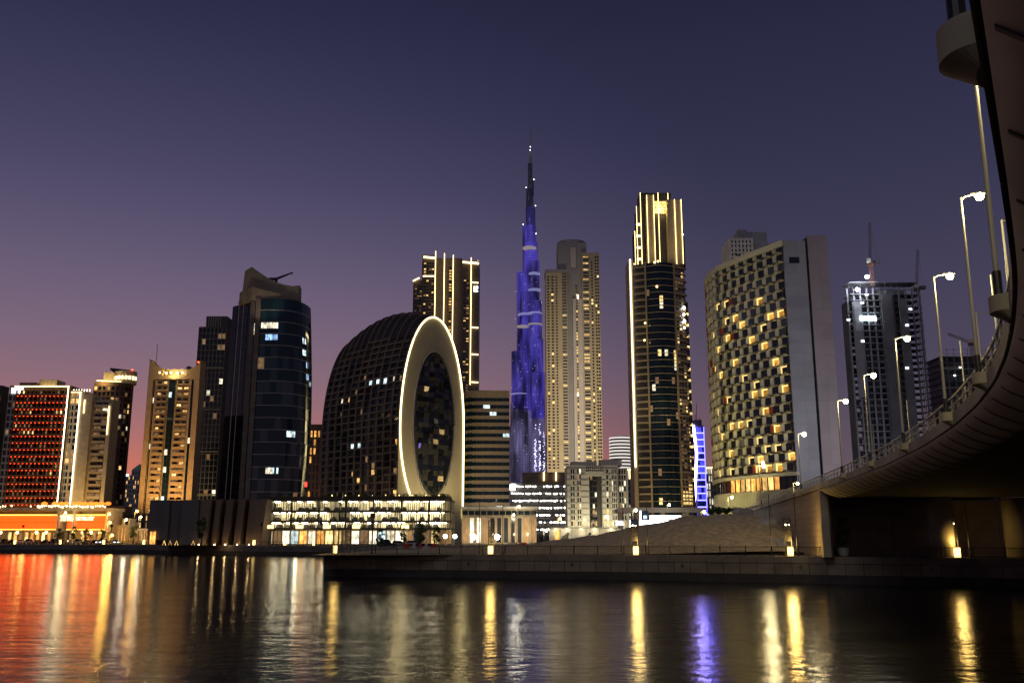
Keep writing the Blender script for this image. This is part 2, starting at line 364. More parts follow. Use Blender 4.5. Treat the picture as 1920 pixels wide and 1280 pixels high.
# sand heap beside the ramp
def smooth(a, b, x): t = min(max((x - a) / (b - a), 0), 1); return t * t * (3 - 2 * t)
PROF = [(-24, 0.15), (-12, .5), (0, 1.0), (8, 1.9), (14, 2.9), (20, 4.2), (26, 5.3), (31, 5.7), (36, 5.5), (39.5, 4.2), (41.5, 1.5), (42.5, 0)]
def prof(x):
    if x <= PROF[0][0] or x >= PROF[-1][0]: return 0
    for (a, h), (b, g) in zip(PROF, PROF[1:]):
        if x <= b: return h + (g - h) * smooth(a, b, x) * .5 + (g - h) * (x - a) / (b - a) * .5
from mathutils import noise as mn
mb = MB(); nx, ny = 150, 70
for j in range(ny + 1):
    for i in range(nx + 1):
        x = -26 + 70 * i / nx; y = 124 + 50 * j / ny; xe = x * 148.0 / (y if y > 148 else 148)
        f = smooth(124 - .15 * x, 147, y) * (1 - smooth(160, 174, y))
        xl = x - (y - 140) * .16
        z = prof(xl) * f
        z += f * min(1, prof(xl)) * (.42 * mn.noise((x * .22, y * .22, 3)) + .20 * mn.noise((x * .8 + y * .5, y * .25, 1)) + .12 * mn.noise((x * 2.1, y * 2.1, 8)))
        mb.v.append((x, y, GZ - .04 + max(0, z)))
for j in range(ny):
    for i in range(nx):
        a = j * (nx + 1) + i; mb.f.append((a, a + 1, a + nx + 2, a + nx + 1)); mb.m.append(0)
sand = mat('sand', (.46, .36, .21), .95, .1, .3, 1.3, bump=.7)
tag(mb.build('sand_heap', sand, None, True), 'broad heap of bare sand piled against the bridge ramp', 'sand heap')
for i, (px, py, Y, s) in enumerate(((1440, 975, 139, 1.0), (1427, 972, 143, 1.3), (1450, 1012, 130, .9), (1466, 1013, 128, .8), (1398, 955, 150, .9), (1385, 952, 152, .7))):
    r = random.Random(i + 40); mb = MB(); p = Vector((xx(px, py, Y), Y, 0))
    z = zz(py, Y); k = 9
    mb.tube([(0, 0, -1.0), (0, 0, -.3 * s), (.1, 0, .3 * s), (0, .1, .6 * s)], [.9 * s, 1.1 * s * (1 + .2 * r.random()), .85 * s, .3 * s], k)
    mb.v = [(a * (1 + .5 * (r.random() - .5)) * 1.3, b * (1 + .4 * (r.random() - .5)), c + .25 * (r.random() - .5)) for a, b, c in mb.v]
    o = mb.build('rubble_block', conc); o.location = (p.x, Y, z - .4)
    tag(o, ('jagged concrete block high on the sand slope by the ramp wall', 'largest broken concrete slab jutting from the sand slope', 'block half sunk at the foot of the sand heap', 'small block resting on the promenade edge of the sand heap', 'concrete lump on the heap crest beside the ramp rail', 'smallest lump on the heap crest beside the shrubs')[i], 'rubble', 'broken blocks on the sand heap')

# ================================================================== bridge
EDGE_PX = [(1395, 955), (1450, 937), (1540, 905), (1600, 885), (1690, 845), (1745, 812), (1800, 765), (1840, 725), (1870, 680), (1885, 620), (1893, 560), (1897, 500), (1893, 450), (1885, 400), (1875, 330), (1865, 250), (1850, 170), (1835, 80), (1822, 0)]
DZ = 11.0
edge = [at_z(px, py, DZ) for px, py in EDGE_PX]
edge = [Vector((62, 260, DZ)), Vector((57.5, 235, DZ))] + edge
for _ in range(2): edge = [edge[0]] + [(edge[i - 1] + edge[i] * 2 + edge[i + 1]) / 4 for i in range(1, len(edge) - 1)] + [edge[-1]]
d = (edge[-1] - edge[-2]).normalized(); edge += [edge[-1] + d * 8, edge[-1] + d * 20 + Vector((1, 0, 0)), edge[-1] + d * 60 + Vector((8, 0, 0))]
def resample(pts, step):
    out = [pts[0]]; acc = 0
    for a, b in zip(pts, pts[1:]):
        L = (b - a).length; t = step - acc
        while t <= L: out.append(a.lerp(b, t / L)); t += step
        acc = (acc + L) % step
    return out
edge = resample(edge, 1.5)
BF = Face([(p.x, p.y) for p in edge])           # outside = canal side (left of travel towards the camera is inland)
if BF(50, 0, 1)[0] > BF(50, 0, 0)[0]: BS = -1
else: BS = 1
def bp(u, off, z): return BF(u, z, -off * BS)     # off > 0 goes in under the deck
def ustep(a, b, st):
    n = max(1, int((b - a) / st)); return [a + (b - a) * i / n for i in range(n + 1)]
def loft(mb, us, prof, mi=0):
    k = len(prof); b = len(mb.v)
    for u in us:
        for off, z in prof: mb.v.append(bp(u, off, z))
    for i in range(len(us) - 1):
        for j in range(k):
            a = b + i * k; mb.f.append((a + j, a + (j + 1) % k, a + k + (j + 1) % k, a + k + j)); mb.m.append(mi)
    mb.f.append(tuple(b + j for j in range(k))); mb.f.append(tuple(b + (len(us) - 1) * k + k - 1 - j for j in range(k))); mb.m += [mi, mi]
def u_of(y):
    return min((abs(BF(k * .25, 0, 0)[1] - y), k * .25) for k in range(int(BF.L * 4)))[1]
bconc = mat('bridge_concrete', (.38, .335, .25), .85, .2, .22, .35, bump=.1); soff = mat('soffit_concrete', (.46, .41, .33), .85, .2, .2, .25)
br = E('road_bridge', 'curving concrete road bridge with ribbed underside rising from a walled ramp', 'bridge', (0, 0, 0))
uA = u_of(107.5)                                 # abutment
U = ustep(0, BF.L - .5, 1.5)
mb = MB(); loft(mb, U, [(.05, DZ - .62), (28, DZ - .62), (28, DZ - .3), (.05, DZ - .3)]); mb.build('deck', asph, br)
n = 0
for a in ustep(0, BF.L - 4.2, 4.0)[:-1]:
    mb = MB(); loft(mb, ustep(a + .015, a + 3.97, 1.3), [(0, DZ - .6), (0, DZ), (.28, DZ), (.3, DZ - .3), (.3, DZ - .6)]); mb.build('parapet', bconc, br)
mb = MB(); loft(mb, ustep(uA, BF.L - .5, 1.5), [(.1, DZ - .61), (.12, DZ - .75), (.5, DZ - 1.05), (1.1, DZ - 1.36), (1.7, DZ - 1.57), (2.25, DZ - 1.66), (2.3, DZ - .65)]); mb.build('soffit_wing', soff, br, True)
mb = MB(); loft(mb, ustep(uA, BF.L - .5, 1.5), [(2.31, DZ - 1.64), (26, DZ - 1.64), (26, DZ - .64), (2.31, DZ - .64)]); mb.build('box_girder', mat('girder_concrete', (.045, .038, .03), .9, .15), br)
for a in ustep(uA + 1, BF.L - 2, 2.9):
    mb = MB(); pr = [(.2, DZ - .80), (.5, DZ - 1.05), (1.1, DZ - 1.36), (1.7, DZ - 1.57), (2.05, DZ - 1.64)]
    for (o0, z0), (o1, z1) in zip(pr, pr[1:]):
        mb.hexa([bp(a - .05, o0, z0 - .045), bp(a + .05, o0, z0 - .045), bp(a + .05, o1, z1 - .045), bp(a - .05, o1, z1 - .045), bp(a - .05, o0, z0 + .02), bp(a + .05, o0, z0 + .02), bp(a + .05, o1, z1 + .02), bp(a - .05, o1, z1 + .02)])
    mb.build('rib', concd, br)
rail_m = mat('rail_metal', (.25, .23, .17), .5, .5, .1)
mb = MB(); loft(mb, U, [(.11, DZ + .78), (.11, DZ + .88), (.2, DZ + .88), (.2, DZ + .78)]); mb.build('top_rail', rail_m, br)
mb = MB(); loft(mb, U, [(.13, DZ + .40), (.13, DZ + .47), (.18, DZ + .47), (.18, DZ + .40)]); mb.build('middle_rail', rail_m, br)
for a in ustep(1, BF.L - 40, 2.0):
    mb = MB(); mb.hexa([bp(a - .05, .08, DZ), bp(a + .05, .08, DZ), bp(a + .05, .23, DZ), bp(a - .05, .23, DZ), bp(a - .04, .12, DZ + .8), bp(a + .04, .12, DZ + .8), bp(a + .04, .2, DZ + .8), bp(a - .04, .2, DZ + .8)]); mb.build('rail_post', rail_m, br)
# piers, abutment, retaining wall of blocks
for px in (1765, 1908):
    x = xx(px, 1000, 104); mb = MB(); mb.cyl(x, 104, GZ, DZ - 1.7, 1.3, 28, 1.36); mb.build('pier', bconc, br, True)
rw = mat('ramp_wall_block', (.38, .31, .22), .9, .2, .1, .6)
us = [uA - 1.9 - k * 2.3 for k in range(1, 24)]
k = 0
for i, a in enumerate(us):
    if a < 3: break
    for j in range(10):
        sh = (j % 2) * 1.15; z0 = GZ + .75 * j
        mb = MB(); p = [bp(a + sh + .02, .34, z0 + .018), bp(a + sh + 2.28, .34, z0 + .018), bp(a + sh + 2.28, .8, z0 + .018), bp(a + sh + .02, .8, z0 + .018)]
        d = .02 * rnd.random(); p[0] = bp(a + sh + .02, .34 + d, z0 + .018); p[1] = bp(a + sh + 2.28, .34 + d, z0 + .018)
        mb.hexa(p + [(q_[0], q_[1], z0 + .732) for q_ in p]); mb.build('wall_block', rw, br)
mb = MB(); loft(mb, ustep(1, uA, 2), [(.42, GZ), (.42, DZ - .62), (1.2, DZ - .62), (1.2, GZ)]); mb.build('wall_core', concd, br)
mb = MB(); mb.hexa([bp(uA - .7, .05, GZ), bp(uA + .5, .05, GZ), bp(uA + .5, .9, GZ), bp(uA - .7, .9, GZ), bp(uA - .7, .05, DZ - .62), bp(uA + .5, .05, DZ - .62), bp(uA + .5, .9, DZ - .62), bp(uA - .7, .9, DZ - .62)]); mb.build('abutment_pillar', bconc, br)
ax, ay, _ = bp(uA - 2, 1.2, 0)
aw = mat('abutment_panel', (.26, .20, .15), .9, .2, .15)
for i in range(11):
    for j in range(4):
        x0 = ax + i * 4.2; MB().box(x0 + .03, x0 + 4.17, ay + 3 + .04 * rnd.random(), ay + 4, GZ + j * 1.62 + .02, GZ + j * 1.62 + 1.6).build('abutment_panel', aw, br)
MB().box(ax, ax + 46.2, ay + 3.12, ay + 5, GZ, DZ - 1.6).build('abutment_wall', concd, br)

# lamp posts on drum brackets
def lamp_post(name, label, loc, h, rz, arm=.75, group=None, power=220, cat='street lamp', r=.075, lens=S_lamp, col=(1, .8, .4), ls=.16):
    t = E(name, label, cat, loc, group, rz)
    MB().cyl(0, 0, 0, .7, r * 1.45, 10).build('base', black_m, t); MB().cyl(0, 0, .7, h, r, 10, r * .62).build('pole', steel, t)
    MB().tube([(0, 0, h - .12), (arm * .3, 0, h + .02), (arm, 0, h + .06)], [r * .6, r * .5, r * .45], 6).build('arm', steel, t)
    MB().hexa([(arm - .1, -.11, h + .04), (arm + .45, -.08, h + .05), (arm + .45, .08, h + .05), (arm - .1, .11, h + .04), (arm - .08, -.08, h + .13), (arm + .4, -.05, h + .11), (arm + .4, .05, h + .11), (arm - .08, .08, h + .13)]).build('head', steel, t)
    MB().ball((arm + .22, 0, h + .02 - ls * .45), ls, 12, 8).build('lens', lens, t)
    if power: light(t, (arm + .22, 0, h - ls * 1.6 - .1), power, col, .45)
    return t
posts = [((1815, 70), .0), ((1880, 560), 0), ((1847, 702), 1), ((1793, 776), 1), ((1722, 832), 1), ((1653, 865), 1), ((1590, 888), 1), ((1512, 917), 1), ((1424, 945), 1)]
pl = ['directly above the big drum bracket', 'on the second drum bracket of the curve', 'on the third drum bracket, brightest of the row', 'where the curve tightens, beside a construction tower', 'rising before the tower crane mast',
      'before the scaffolded concrete tower', 'beside the blank flank of the honeycomb building', 'before the dark slot of the honeycomb building', 'before the honeycomb windows at the ramp foot']
for i, ((px, py), on) in enumerate(posts):
    g = at_z(px, py, DZ); u = u_of(g.y); sc = 1
    x, y, _ = bp(u, -.2, DZ); n_ = Vector(bp(u, 1, 0)) - Vector(bp(u, 0, 0)); rz = math.atan2(n_.y, n_.x)
    # drum bracket: half round corbel on the parapet
    mb = MB(); o = [(.05, .5)] + [(-.46 * math.sin(math.pi * k / 18), .5 * math.cos(math.pi * k / 18)) for k in range(1, 18)] + [(.05, -.5)]
    lo = [(a * .25 + .05, b * .7) for a, b in o]
    mb.prism(lo, -.58, -.36, 0, o); mb.prism(o, -.36, .06)
    b = mb.build('drum_bracket', mat('pale_concrete', (.36, .33, .23), .8, .2, .08), br); b.location = bp(u, 0, DZ); b.rotation_euler = (0, 0, rz)
    hd = 7.0
    lamp_post('street_lamp', 'tall road bridge lamp ' + pl[i], (x, y, DZ + .06), hd, rz, .55 if i > 2 else .45, 'lamps along the bridge parapet', 1100, ls=.11 + .0014 * y)
for px, py, w in ((1800, 638, 'between two construction towers'), (1830, 585, 'over the curve of the bridge'), (1858, 515, 'high on the tightening curve'), (1765, 688, 'before the second construction tower'), (1700, 750, 'beside the crane mast foot'), (1636, 795, 'before the scaffolded tower base'), (1878, 412, 'tallest on the near curve')):
    Y = 13 / ((zz(py, 1000) - 5) / 1000); x = xx(px, py, Y)
    t = E('median_mast', 'thin pale unlit mast of the bridge median ' + w, 'mast', (x, Y, DZ - .3), 'thin masts along the bridge median')
    MB().cyl(0, 0, 0, 7.3, .07, 8, .05).build('pole', steel, t); MB().tube([(0, 0, 7.25), (1.3, .2, 7.32)], .025, 5).build('arm', steel, t); MB().box(-.15, .15, -.15, .15, 0, .1).build('base', steel, t)
for px, py, Y, w in ((1641, 872, 150, 'behind the parapet under the scaffolded tower'), (1495, 905, 196, 'behind the ramp beside the honeycomb base'), (1430, 866, 205, 'short one before the honeycomb windows'), (1372, 931, 215, 'twin of the low lamp by the palm shrubs')):
    x = xx(px, py, Y); h = zz(py, Y) - GZ
    lamp_post('ramp_lamp', 'street lamp ' + w, (x - .9, Y, GZ), h, 0, .7, 'lamps of the street behind the ramp', 1300, r=.1, ls=.28)
# planter with clipped tree, bins
def leaves(mb, n, fn, s, r):
    for _ in range(n):
        c = Vector(fn()); a = Vector((r.uniform(-1, 1), r.uniform(-1, 1), r.uniform(-1, 1))).normalized(); b = a.orthogonal().normalized(); q = s * r.uniform(.6, 1.3)
        mb.face([c - a * q, c + b * q * .5, c + a * q, c - b * q * .5], r.randrange(2))
leaf_d = mat('dark_leaf', (.03, .05, .02), .6, .3, .3, 1); leaf_m = mat('green_leaf', (.06, .11, .03), .6, .3, .3, 1); bark = mat('bark', (.08, .055, .035))
def tree(name, label, loc, h, rx, shape='round', seed=0, n=900, group=None, trunk=.3, s=None):
    t = E(name, label, 'tree', loc, group); r = random.Random(seed)
    MB().tube([(0, 0, -.1), (.02 * h, 0, h * trunk), (0, .02 * h, h * .7)], [.04 * h, .028 * h, .01 * h], 7).build('trunk', bark, t)
    mb = MB(); cl = []
    for _ in range(26):
        a = r.uniform(0, 6.28); w = r.random(); z = trunk + (1 - trunk) * w
        pr = math.sin(math.pi * (w * .9 + .08)) ** .7 if shape == 'round' else (1.05 - w) ** .8 * min(1, w * 6 + .3)
        q = rx * pr * r.uniform(.35, .9); cl.append((q * math.cos(a), q * math.sin(a), h * z, rx * r.uniform(.22, .42)))
    def f():
        c = r.choice(cl); d = Vector((r.gauss(0, 1), r.gauss(0, 1), r.gauss(0, 1))).normalized() * c[3] * r.random() ** .4
        return c[0] + d.x, c[1] + d.y, max(h * trunk * .85, min(h, c[2] + d.z))
    leaves(mb, n, f, s or h * .045, r); mb.build('crown', [leaf_d, leaf_m], t); return t
x, y, u = foot(1583, 2.4)
pt = E('planter', 'pale fluted tub planter against the dark abutment wall', 'planter', (x, y, GZ))
mb = MB(); mb.cyl(0, 0, .12, 1.05, .42, 20, .62); mb.cyl(0, 0, 0, .12, .3, 16); mb.build('tub', white_r, pt)
for k in range(18): a = k * math.pi / 9; MB().tube([(.43 * math.cos(a), .43 * math.sin(a), .14), (.635 * math.cos(a), .635 * math.sin(a), 1.0)], .035, 4).build('flute', white_r, pt)
MB().cyl(0, 0, 1.05, 1.1, .66, 20).build('rim', white_r, pt); MB().cyl(0, 0, 1.1, 1.12, .6, 16).build('soil', brown, pt)
tree('planter_tree', 'dense dark clipped tree growing in the fluted tub', (x, y, GZ + 1.12), 3.3, 1.15, 'cone', 3, 1500, trunk=.12, s=.13)
for px, w in ((1543, 'single black litter bin before the abutment pillar'), (1556, 'black bin beside another bin by the planter'), (1563, 'black bin next to the fluted planter')):
    x, y, u = foot(px, 3.0); t = E('litter_bin', w, 'bin', (x, y, GZ), 'black bins on the promenade')
    MB().prism([(-.25, -.2), (.25, -.2), (.25, .2), (-.25, .2)], .05, .95, 0, [(-.3, -.25), (.3, -.25), (.3, .25), (-.3, .25)]).build('body', black_m, t); MB().box(-.32, .32, -.27, .27, .95, 1.05).build('lid', black_m, t); MB().box(-.24, .24, -.19, .19, 0, .05).build('foot', black_m, t)

# ================================================================== buildings over the far embankment
# ---- hotel with rows of red balcony lamps
e, X, Z = bld('hotel', 'wide hotel with rows of red balcony lamps and gold edge lights', 90, 948, 400)
zt = Z(727); xa, xb, xc, xd, xe, xf, xg = X(18, 718), X(34, 727), X(132, 727), X(154, 735), X(176, 742), X(205, 756), X(212, 756)
MB().box(xa, xc, .6, 10, 0, Z(722)).build('wall', brown, e)
MB().box(xc + .01, xd, .4, 9, 0, Z(731)).build('wall', beige, e)
MB().box(xd + .01, xe, -1.2, 8, 0, Z(738)).build('pylon', sandst, e)
MB().box(xe + .01, xg, .6, 7, 0, Z(748)).build('wall', beige, e)
MB().box(xf, xg - .01, -1.0, .59, 0, Z(757)).build('pier', sandst, e)
rows, z0 = 17, Z(946); dz = (zt - z0 - .8) / rows
P = Face([(xb, .6), (xc, .6)])
r = random.Random(5); lits = {(0, 16): 1, (1, 16): 1, (3, 13): 1, (9, 13): 1, (10, 13): 1, (2, 10): 1, (3, 10): 1, (4, 10): 1, (0, 11): 1, (10, 5): 1, (11, 5): 1, (9, 4): 1}
facade(e, P, 0, P.L, 12, z0, zt - .8, rows, brown, lambda i, j: L_gold if (i, j) in lits else (L_dim if r.random() < .3 else glass), .5, .9, .5, True)
slab = MB().box(0, xc - xb, -1.5, 0, 0, .3).box(0, xc - xb, -1.5, -1.38, .3, .95).mesh('balcony', brown)
mb = MB()
for j in range(rows):
    put('balcony', slab, e, (xb, .1, z0 + dz * j))
    for i in range(13):
        mb.box(xb + (xc - xb) * (i + .45) / 13, xb + (xc - xb) * (i + .45) / 13 + .34, -1.56, -1.3, z0 + dz * j - .2, z0 + dz * j - .02)
mb.build('balcony_lamp', S_red, e, kind='stuff')
fin = MB().box(-.12, .12, -1.35, .1, z0, zt - .9).mesh('balcony_fin', brown)
for i in range(13): put('balcony_fin', fin, e, (xb + (xc - xb) * i / 12, 0, 0))
P = Face([(xa, .6), (xb, .6)]); facade(e, P, 0, P.L, 2, z0, zt, rows, grey, chooser([(9, glass), (1, L_dim)], 3), .5, .8, .5)
P = Face([(xc + .3, .4), (xd - .4, .4)]); facade(e, P, 0, P.L, 2, z0, Z(733), rows, beige, chooser([(7, glass), (2, L_dim), (1, L_warm)], 4), .6, .9, .5)
P = Face([(xe + 1.0, .6), (xf, .6)]); facade(e, P, 0, P.L, 2, z0, Z(752), rows, beige, chooser([(6, glass), (3, L_dim), (1, L_white)], 6), .2, .8, .4)
sl2 = MB().box(0, xf - xe - 1.4, -1.3, 0, 0, .3).box(0, xf - xe - 1.4, -1.3, -1.24, .3, 1.0).mesh('balcony', beige)
for j in range(rows): put('balcony', sl2, e, (xe + 1.2, .15, z0 + (Z(752) - z0) / rows * j))
strip(e, (xc, -1.75, Z(946)), (xc, -1.75, zt), S_white, .42); strip(e, (xb - .5, -1.75, zt + .4), (xc + .3, -1.75, zt + .4), S_gold, .55)
strip(e, (xd, -1.5, Z(946)), (xd, -1.5, Z(735)), S_white, .42); strip(e, (xc + .6, -.1, Z(735)), (xd, -.3, Z(735)), S_gold, .35)
strip(e, (xd + (xe - xd) * .4, -1.4, Z(775)), (xd + (xe - xd) * .4, -1.4, Z(750)), S_gold, .4); strip(e, (xg - 1.0, -1.2, Z(815)), (xg - 1.0, -1.2, Z(762)), S_gold, .4)
MB().box(X(62, 705), X(95, 707), 6, 14, Z(727), Z(707)).build('roof_box', sandst, e); strip(e, (X(63, 725), 4.5, Z(722)), (X(94, 725), 4.5, Z(722)), em('roof_floodlight', (1, .72, .25), 16), .5, 'roof_light')
MB().box(X(28, 715), X(60, 715), 4, 12, Z(726), Z(714)).build('roof_box', brown, e)
mb = MB()
for k in range(5): mb.box(xa + 1.2 + k * 1.0, xa + 1.9 + k * 1.0, -.1, .5, Z(737), Z(737) + 2.4)
mb.build('roof_sign', em('white_sign', (.85, .93, 1), 4), e)
for k in range(7): strip(e, (X(136 + k * 5, 735), 1, Z(733)), (X(136 + k * 5, 735), 1, Z(729)), S_white, .3, 'roof_light')
light(e, (X(45, 948), -16, 4), 9000, (1, .55, .2), 1, 'SPOT', (X(80, 800), 0, 40), 110); light(e, (X(180, 948), -14, 4), 26000, (1, .62, .2), 1, 'SPOT', (X(185, 800), 0, 34), 80)  # two unseen spots added to light the hotel front

# ---- neighbour cut by the frame edge
e, X, Z = bld('apartment_block', 'dark narrow apartment block beside the red lit hotel', -30, 948, 430)
MB().box(X(-60, 730), X(4, 722), .4, 20, 0, Z(722)).build('wall', dark_r, e)
P = Face([(X(-50, 730), .4), (X(4, 722), .4)]); facade(e, P, 0, P.L, 6, 2, Z(726), 18, dark_r, chooser([(8, glass), (1, L_warm), (1, L_dim)], 8), .6, 1.0, .3)

# ---- mall with backlit red screens
e, X, Z = bld('shopping_mall', 'low mall with glowing orange red screens and bright roof terrace lamps', 95, 1000, 345)
y0 = 0; xl, xr = X(-40, 980), X(203, 980); zr = Z(957)
MB().box(xl, xr, 3.2, 12, 0, zr).build('wall', beige, e)
MB().box(xl - .4, xr + .8, -1.2, 12, zr, zr + 1.0).build('roof_slab', sandst, e)
MB().box(xl - .4, xr + .8, -1.0, 3.1, Z(995), Z(993)).build('canopy', sandst, e)
Small = em('mall_screen_glow', (1, .034, .002), 5.0)
def screens(px0, px1, n):
    a, b = X(px0, 975), X(px1, 975)
    for k in range(n):
        for (t, bt) in ((.5, 0), (1, .5)):
            w = (b - a) / n; zb, zt_ = Z(991), Z(966)
            MB().box(a + w * k + .05, a + w * (k + 1) - .05, .4 + .05 * (k % 2), .6, zb + (zt_ - zb) * bt + .05, zb + (zt_ - zb) * t - .05).build('screen_panel', Small, e)
    strip(e, (a, -.1, Z(965)), (b, -.1, Z(965)), S_amb2, .5); strip(e, (a, -.1, Z(992)), (b, -.1, Z(992)), S_amb2, .32)
    MB().box(a - .3, b + .3, .65, 3.1, Z(993), Z(964)).build('screen_back', brown, e)
S_amb2 = em('amber_light_strip', (1, .46, .06), 5)
screens(-38, 108, 18); screens(143, 200, 8); screens(126, 137, 1)
for px in (111, 140, 202): MB().box(X(px, 975) - .5, X(px, 975) + .5, -.9, 3.1, 0, zr - .01).build('pier', sandst, e)
# bright roof signs made of separate strokes
S_sign = em('sign_glow', (1, .84, .42), 3)
def glyph(px, py, w, h, st):
    mb = MB(); x0, z0_ = X(px, py), Z(py)
    for a, b, c, d in st: mb.box(x0 + a * w, x0 + c * w, -1.5, -1.2, z0_ + b * h, z0_ + d * h)
    mb.build('sign_character', S_sign, e)
G1 = [(0, .85, 1, .95), (.45, .95, .55, 1.05), (0, .65, .1, .85), (.9, .65, 1, .85), (.2, .66, .8, .74), (.25, .48, .75, .56), (.25, .56, .33, .66), (.67, .56, .75, .66), (.15, 0, .23, .4), (.77, 0, .85, .4), (.15, .34, .85, .42), (.15, 0, .85, .08), (.46, .06, .54, .36), (.2, .18, .8, .25)]
G2 = [(.05, 0, .15, 1), (.25, .1, .33, .95), (.42, .6, .52, 1), (.5, .78, 1, .87), (.42, .42, 1, .5), (.42, 0, .5, .42), (.92, 0, 1, .42), (.42, 0, 1, .07), (.67, .05, .75, .42), (.6, .55, .68, .75)]
glyph(116, 976, 2.2, 2.0, G1); glyph(128, 976, 2.2, 2.0, G2)
for k in range(3): glyph(145 + k * 11.5, 975, 2.0, 1.3, (G1, G2, G1)[k])
# shops under the screens
P = Face([(xl, 3.2), (xr, 3.2)]); facade(e, P, 1, P.L - 1, 22, .4, Z(996), 1, sandst, chooser([(1, L_gold), (3, L_warm), (5, L_or), (5, L_dim)], 9), .8, .5, .4)
for k, px in enumerate((5, 36, 72, 90, 141, 158, 174, 190)):
    MB().ball((X(px, 998), -1.4, Z(998)), .5).build('canopy_lamp', S_lampy if k else (S_lampy := em('mall_lamp', (1, .66, .22), 9)), e)
light(e, (X(60, 1000), -6, 4), 700, (1, .5, .12), 1); light(e, (X(160, 1000), -6, 4), 700, (1, .5, .12), 1)
# roof terrace: red parasol lanterns and a string of bulbs
S_par = em('parasol_glow', (1, .20, .02), 2.2)
for k, px in enumerate((79, 99, 111, 120, 135, 144, 155, 167, 176, 187, 199)):
    t = E('lantern_parasol', 'glowing orange round parasol on the mall roof terrace, %s from the mall corner' % ORD[10 - k], 'parasol', (X(px, 950) + e.location.x, 345 + 1.5, GZ + zr + 1.0), 'glowing parasols on the mall roof')
    MB().cyl(0, 0, 0, 1.5, .06, 6).build('pole', black_m, t); mb = MB(); mb.tube([(0, 0, 1.0), (0, 0, 1.5), (0, 0, 2.05), (0, 0, 2.3)], [.5, 1.15, .85, .1], 10); mb.build('shade', S_par, t, True)
mb = MB(); r = random.Random(2)
for k in range(46):
    px = 4 + k * 4.3
    if px < 70 and r.random() < .6: continue
    mb.ball((X(px, 955), -.6 - r.random(), zr + 1.25 + .5 * r.random()), .22 + .22 * r.random(), 6, 4)
mb.build('terrace_bulb', em('terrace_bulbs', (1, .78, .36), 6), e, kind='stuff')

# ---- low annexes between the mall and the horned tower
e, X, Z = bld('street_annex', 'low tan annex lit orange by street lamps beside the mall', 232, 1000, 352)
MB().box(X(206, 990), X(240, 990), .5, 9, 0, Z(984)).build('wall', sandst, e); MB().box(X(240.2, 990), X(280, 990), 1.5, 9, 0, Z(990)).build('wall', beige, e); MB().box(X(224, 980), X(240, 980), 2, 8, Z(984), Z(971)).build('upper_storey', sandst, e)
P = Face([(X(206, 990), .5), (X(240, 990), .5)]); facade(e, P, .5, P.L - .5, 5, .3, Z(988), 1, sandst, chooser([(2, L_or), (2, L_warm), (2, glass)], 301), .9, .8, .35)
P = Face([(X(241, 995), 1.5), (X(280, 995), 1.5)]); facade(e, P, .5, P.L - .5, 6, .3, Z(993), 1, beige, chooser([(2, L_or), (1, L_gold), (3, glass)], 302), .9, .7, .35)
MB().box(X(231, 975), X(237, 975), 1.9, 1.99, Z(983), Z(973)).build('window', glass, e)
e, X, Z = bld('brown_annex', 'dark brown blank block behind the street lamps beside the mall', 228, 960, 372)
MB().box(X(200, 960), X(232, 960), 0, 8, 0, Z(950)).build('wall', brown, e); MB().box(X(232.2, 960), X(284, 960), 1, 8, 0, Z(962)).build('wall', dark_r, e); MB().box(X(199, 950), X(233, 950), -.3, 8.2, Z(950), Z(948)).build('parapet', brown, e)
P = Face([(X(236, 970), 1), (X(282, 970), 1)]); facade(e, P, 0, P.L, 8, 3, Z(964), 3, dark_r, chooser([(5, glass), (2, L_warm), (2, L_dim)], 303), .6, .8, .3)

# ---- round crowned tower behind the hotel
e, X, Z = bld('apartment_tower', 'brown tower with a lit round crown behind the hotel', 200, 948, 520)
x0, x1 = X(176, 720), X(243, 730); w = x1 - x0
x1 -= 2.5; out = [(x0, 11), (x0, 0)] + [(x1 - 7 + 7 * math.sin(a), 7 - 7 * math.cos(a)) for a in (0, .4, .8, 1.2, 1.57)] + [(x1, 11)]
MB().prism([(a, b + .5) for a, b in out], 0, Z(716)).build('wall', brown, e)
P = Face([(a, b + .5) for a, b in out[1:-1]]); facade(e, P, 0, P.L, 9, 4, Z(722), 26, brown, chooser([(10, glass), (2, L_dim), (1, L_warm), (1, L_white)], 12), .7, 1.0, .5)
mb = MB(); cx, cy = (X(208, 700) + X(243, 700)) / 2, 9; mb.cyl(cx, cy, Z(716), Z(692), (X(243, 700) - X(206, 700)) / 2, 20); mb.build('crown', sandst, e)
for k in range(9): a = math.pi * (1.05 + .9 * k / 8); MB().box(cx + 5.4 * math.cos(a) - .5, cx + 5.4 * math.cos(a) + .5, cy + 5.4 * math.sin(a) - .5, cy + 5.4 * math.sin(a) + .5, Z(708), Z(702)).build('crown_light', S_gold, e)
strip(e, (x0 + 2, -1, Z(714)), (cx, 2, Z(714)), S_gold, .5, 'crown_light'); light(e, (x0 + 5, -3, Z(714)), 3000, (1, .72, .25), .5)
MB().box(X(188, 705), X(207, 705), 4, 12, Z(717), Z(695)).build('roof_box', sandst, e)
MB().tube([(X(196, 688), 8, Z(687)), (X(214, 688), 8, Z(689)), (X(232, 692), 8, Z(691))], .8, 5).build('cleaning_gantry', black_m, e); MB().box(X(200, 690), X(204, 690), 7, 9, Z(716), Z(690)).build('gantry_post', black_m, e)
MB().ball((X(241, 692), 5, Z(690)), .5).build('warning_lamp', S_red, e)

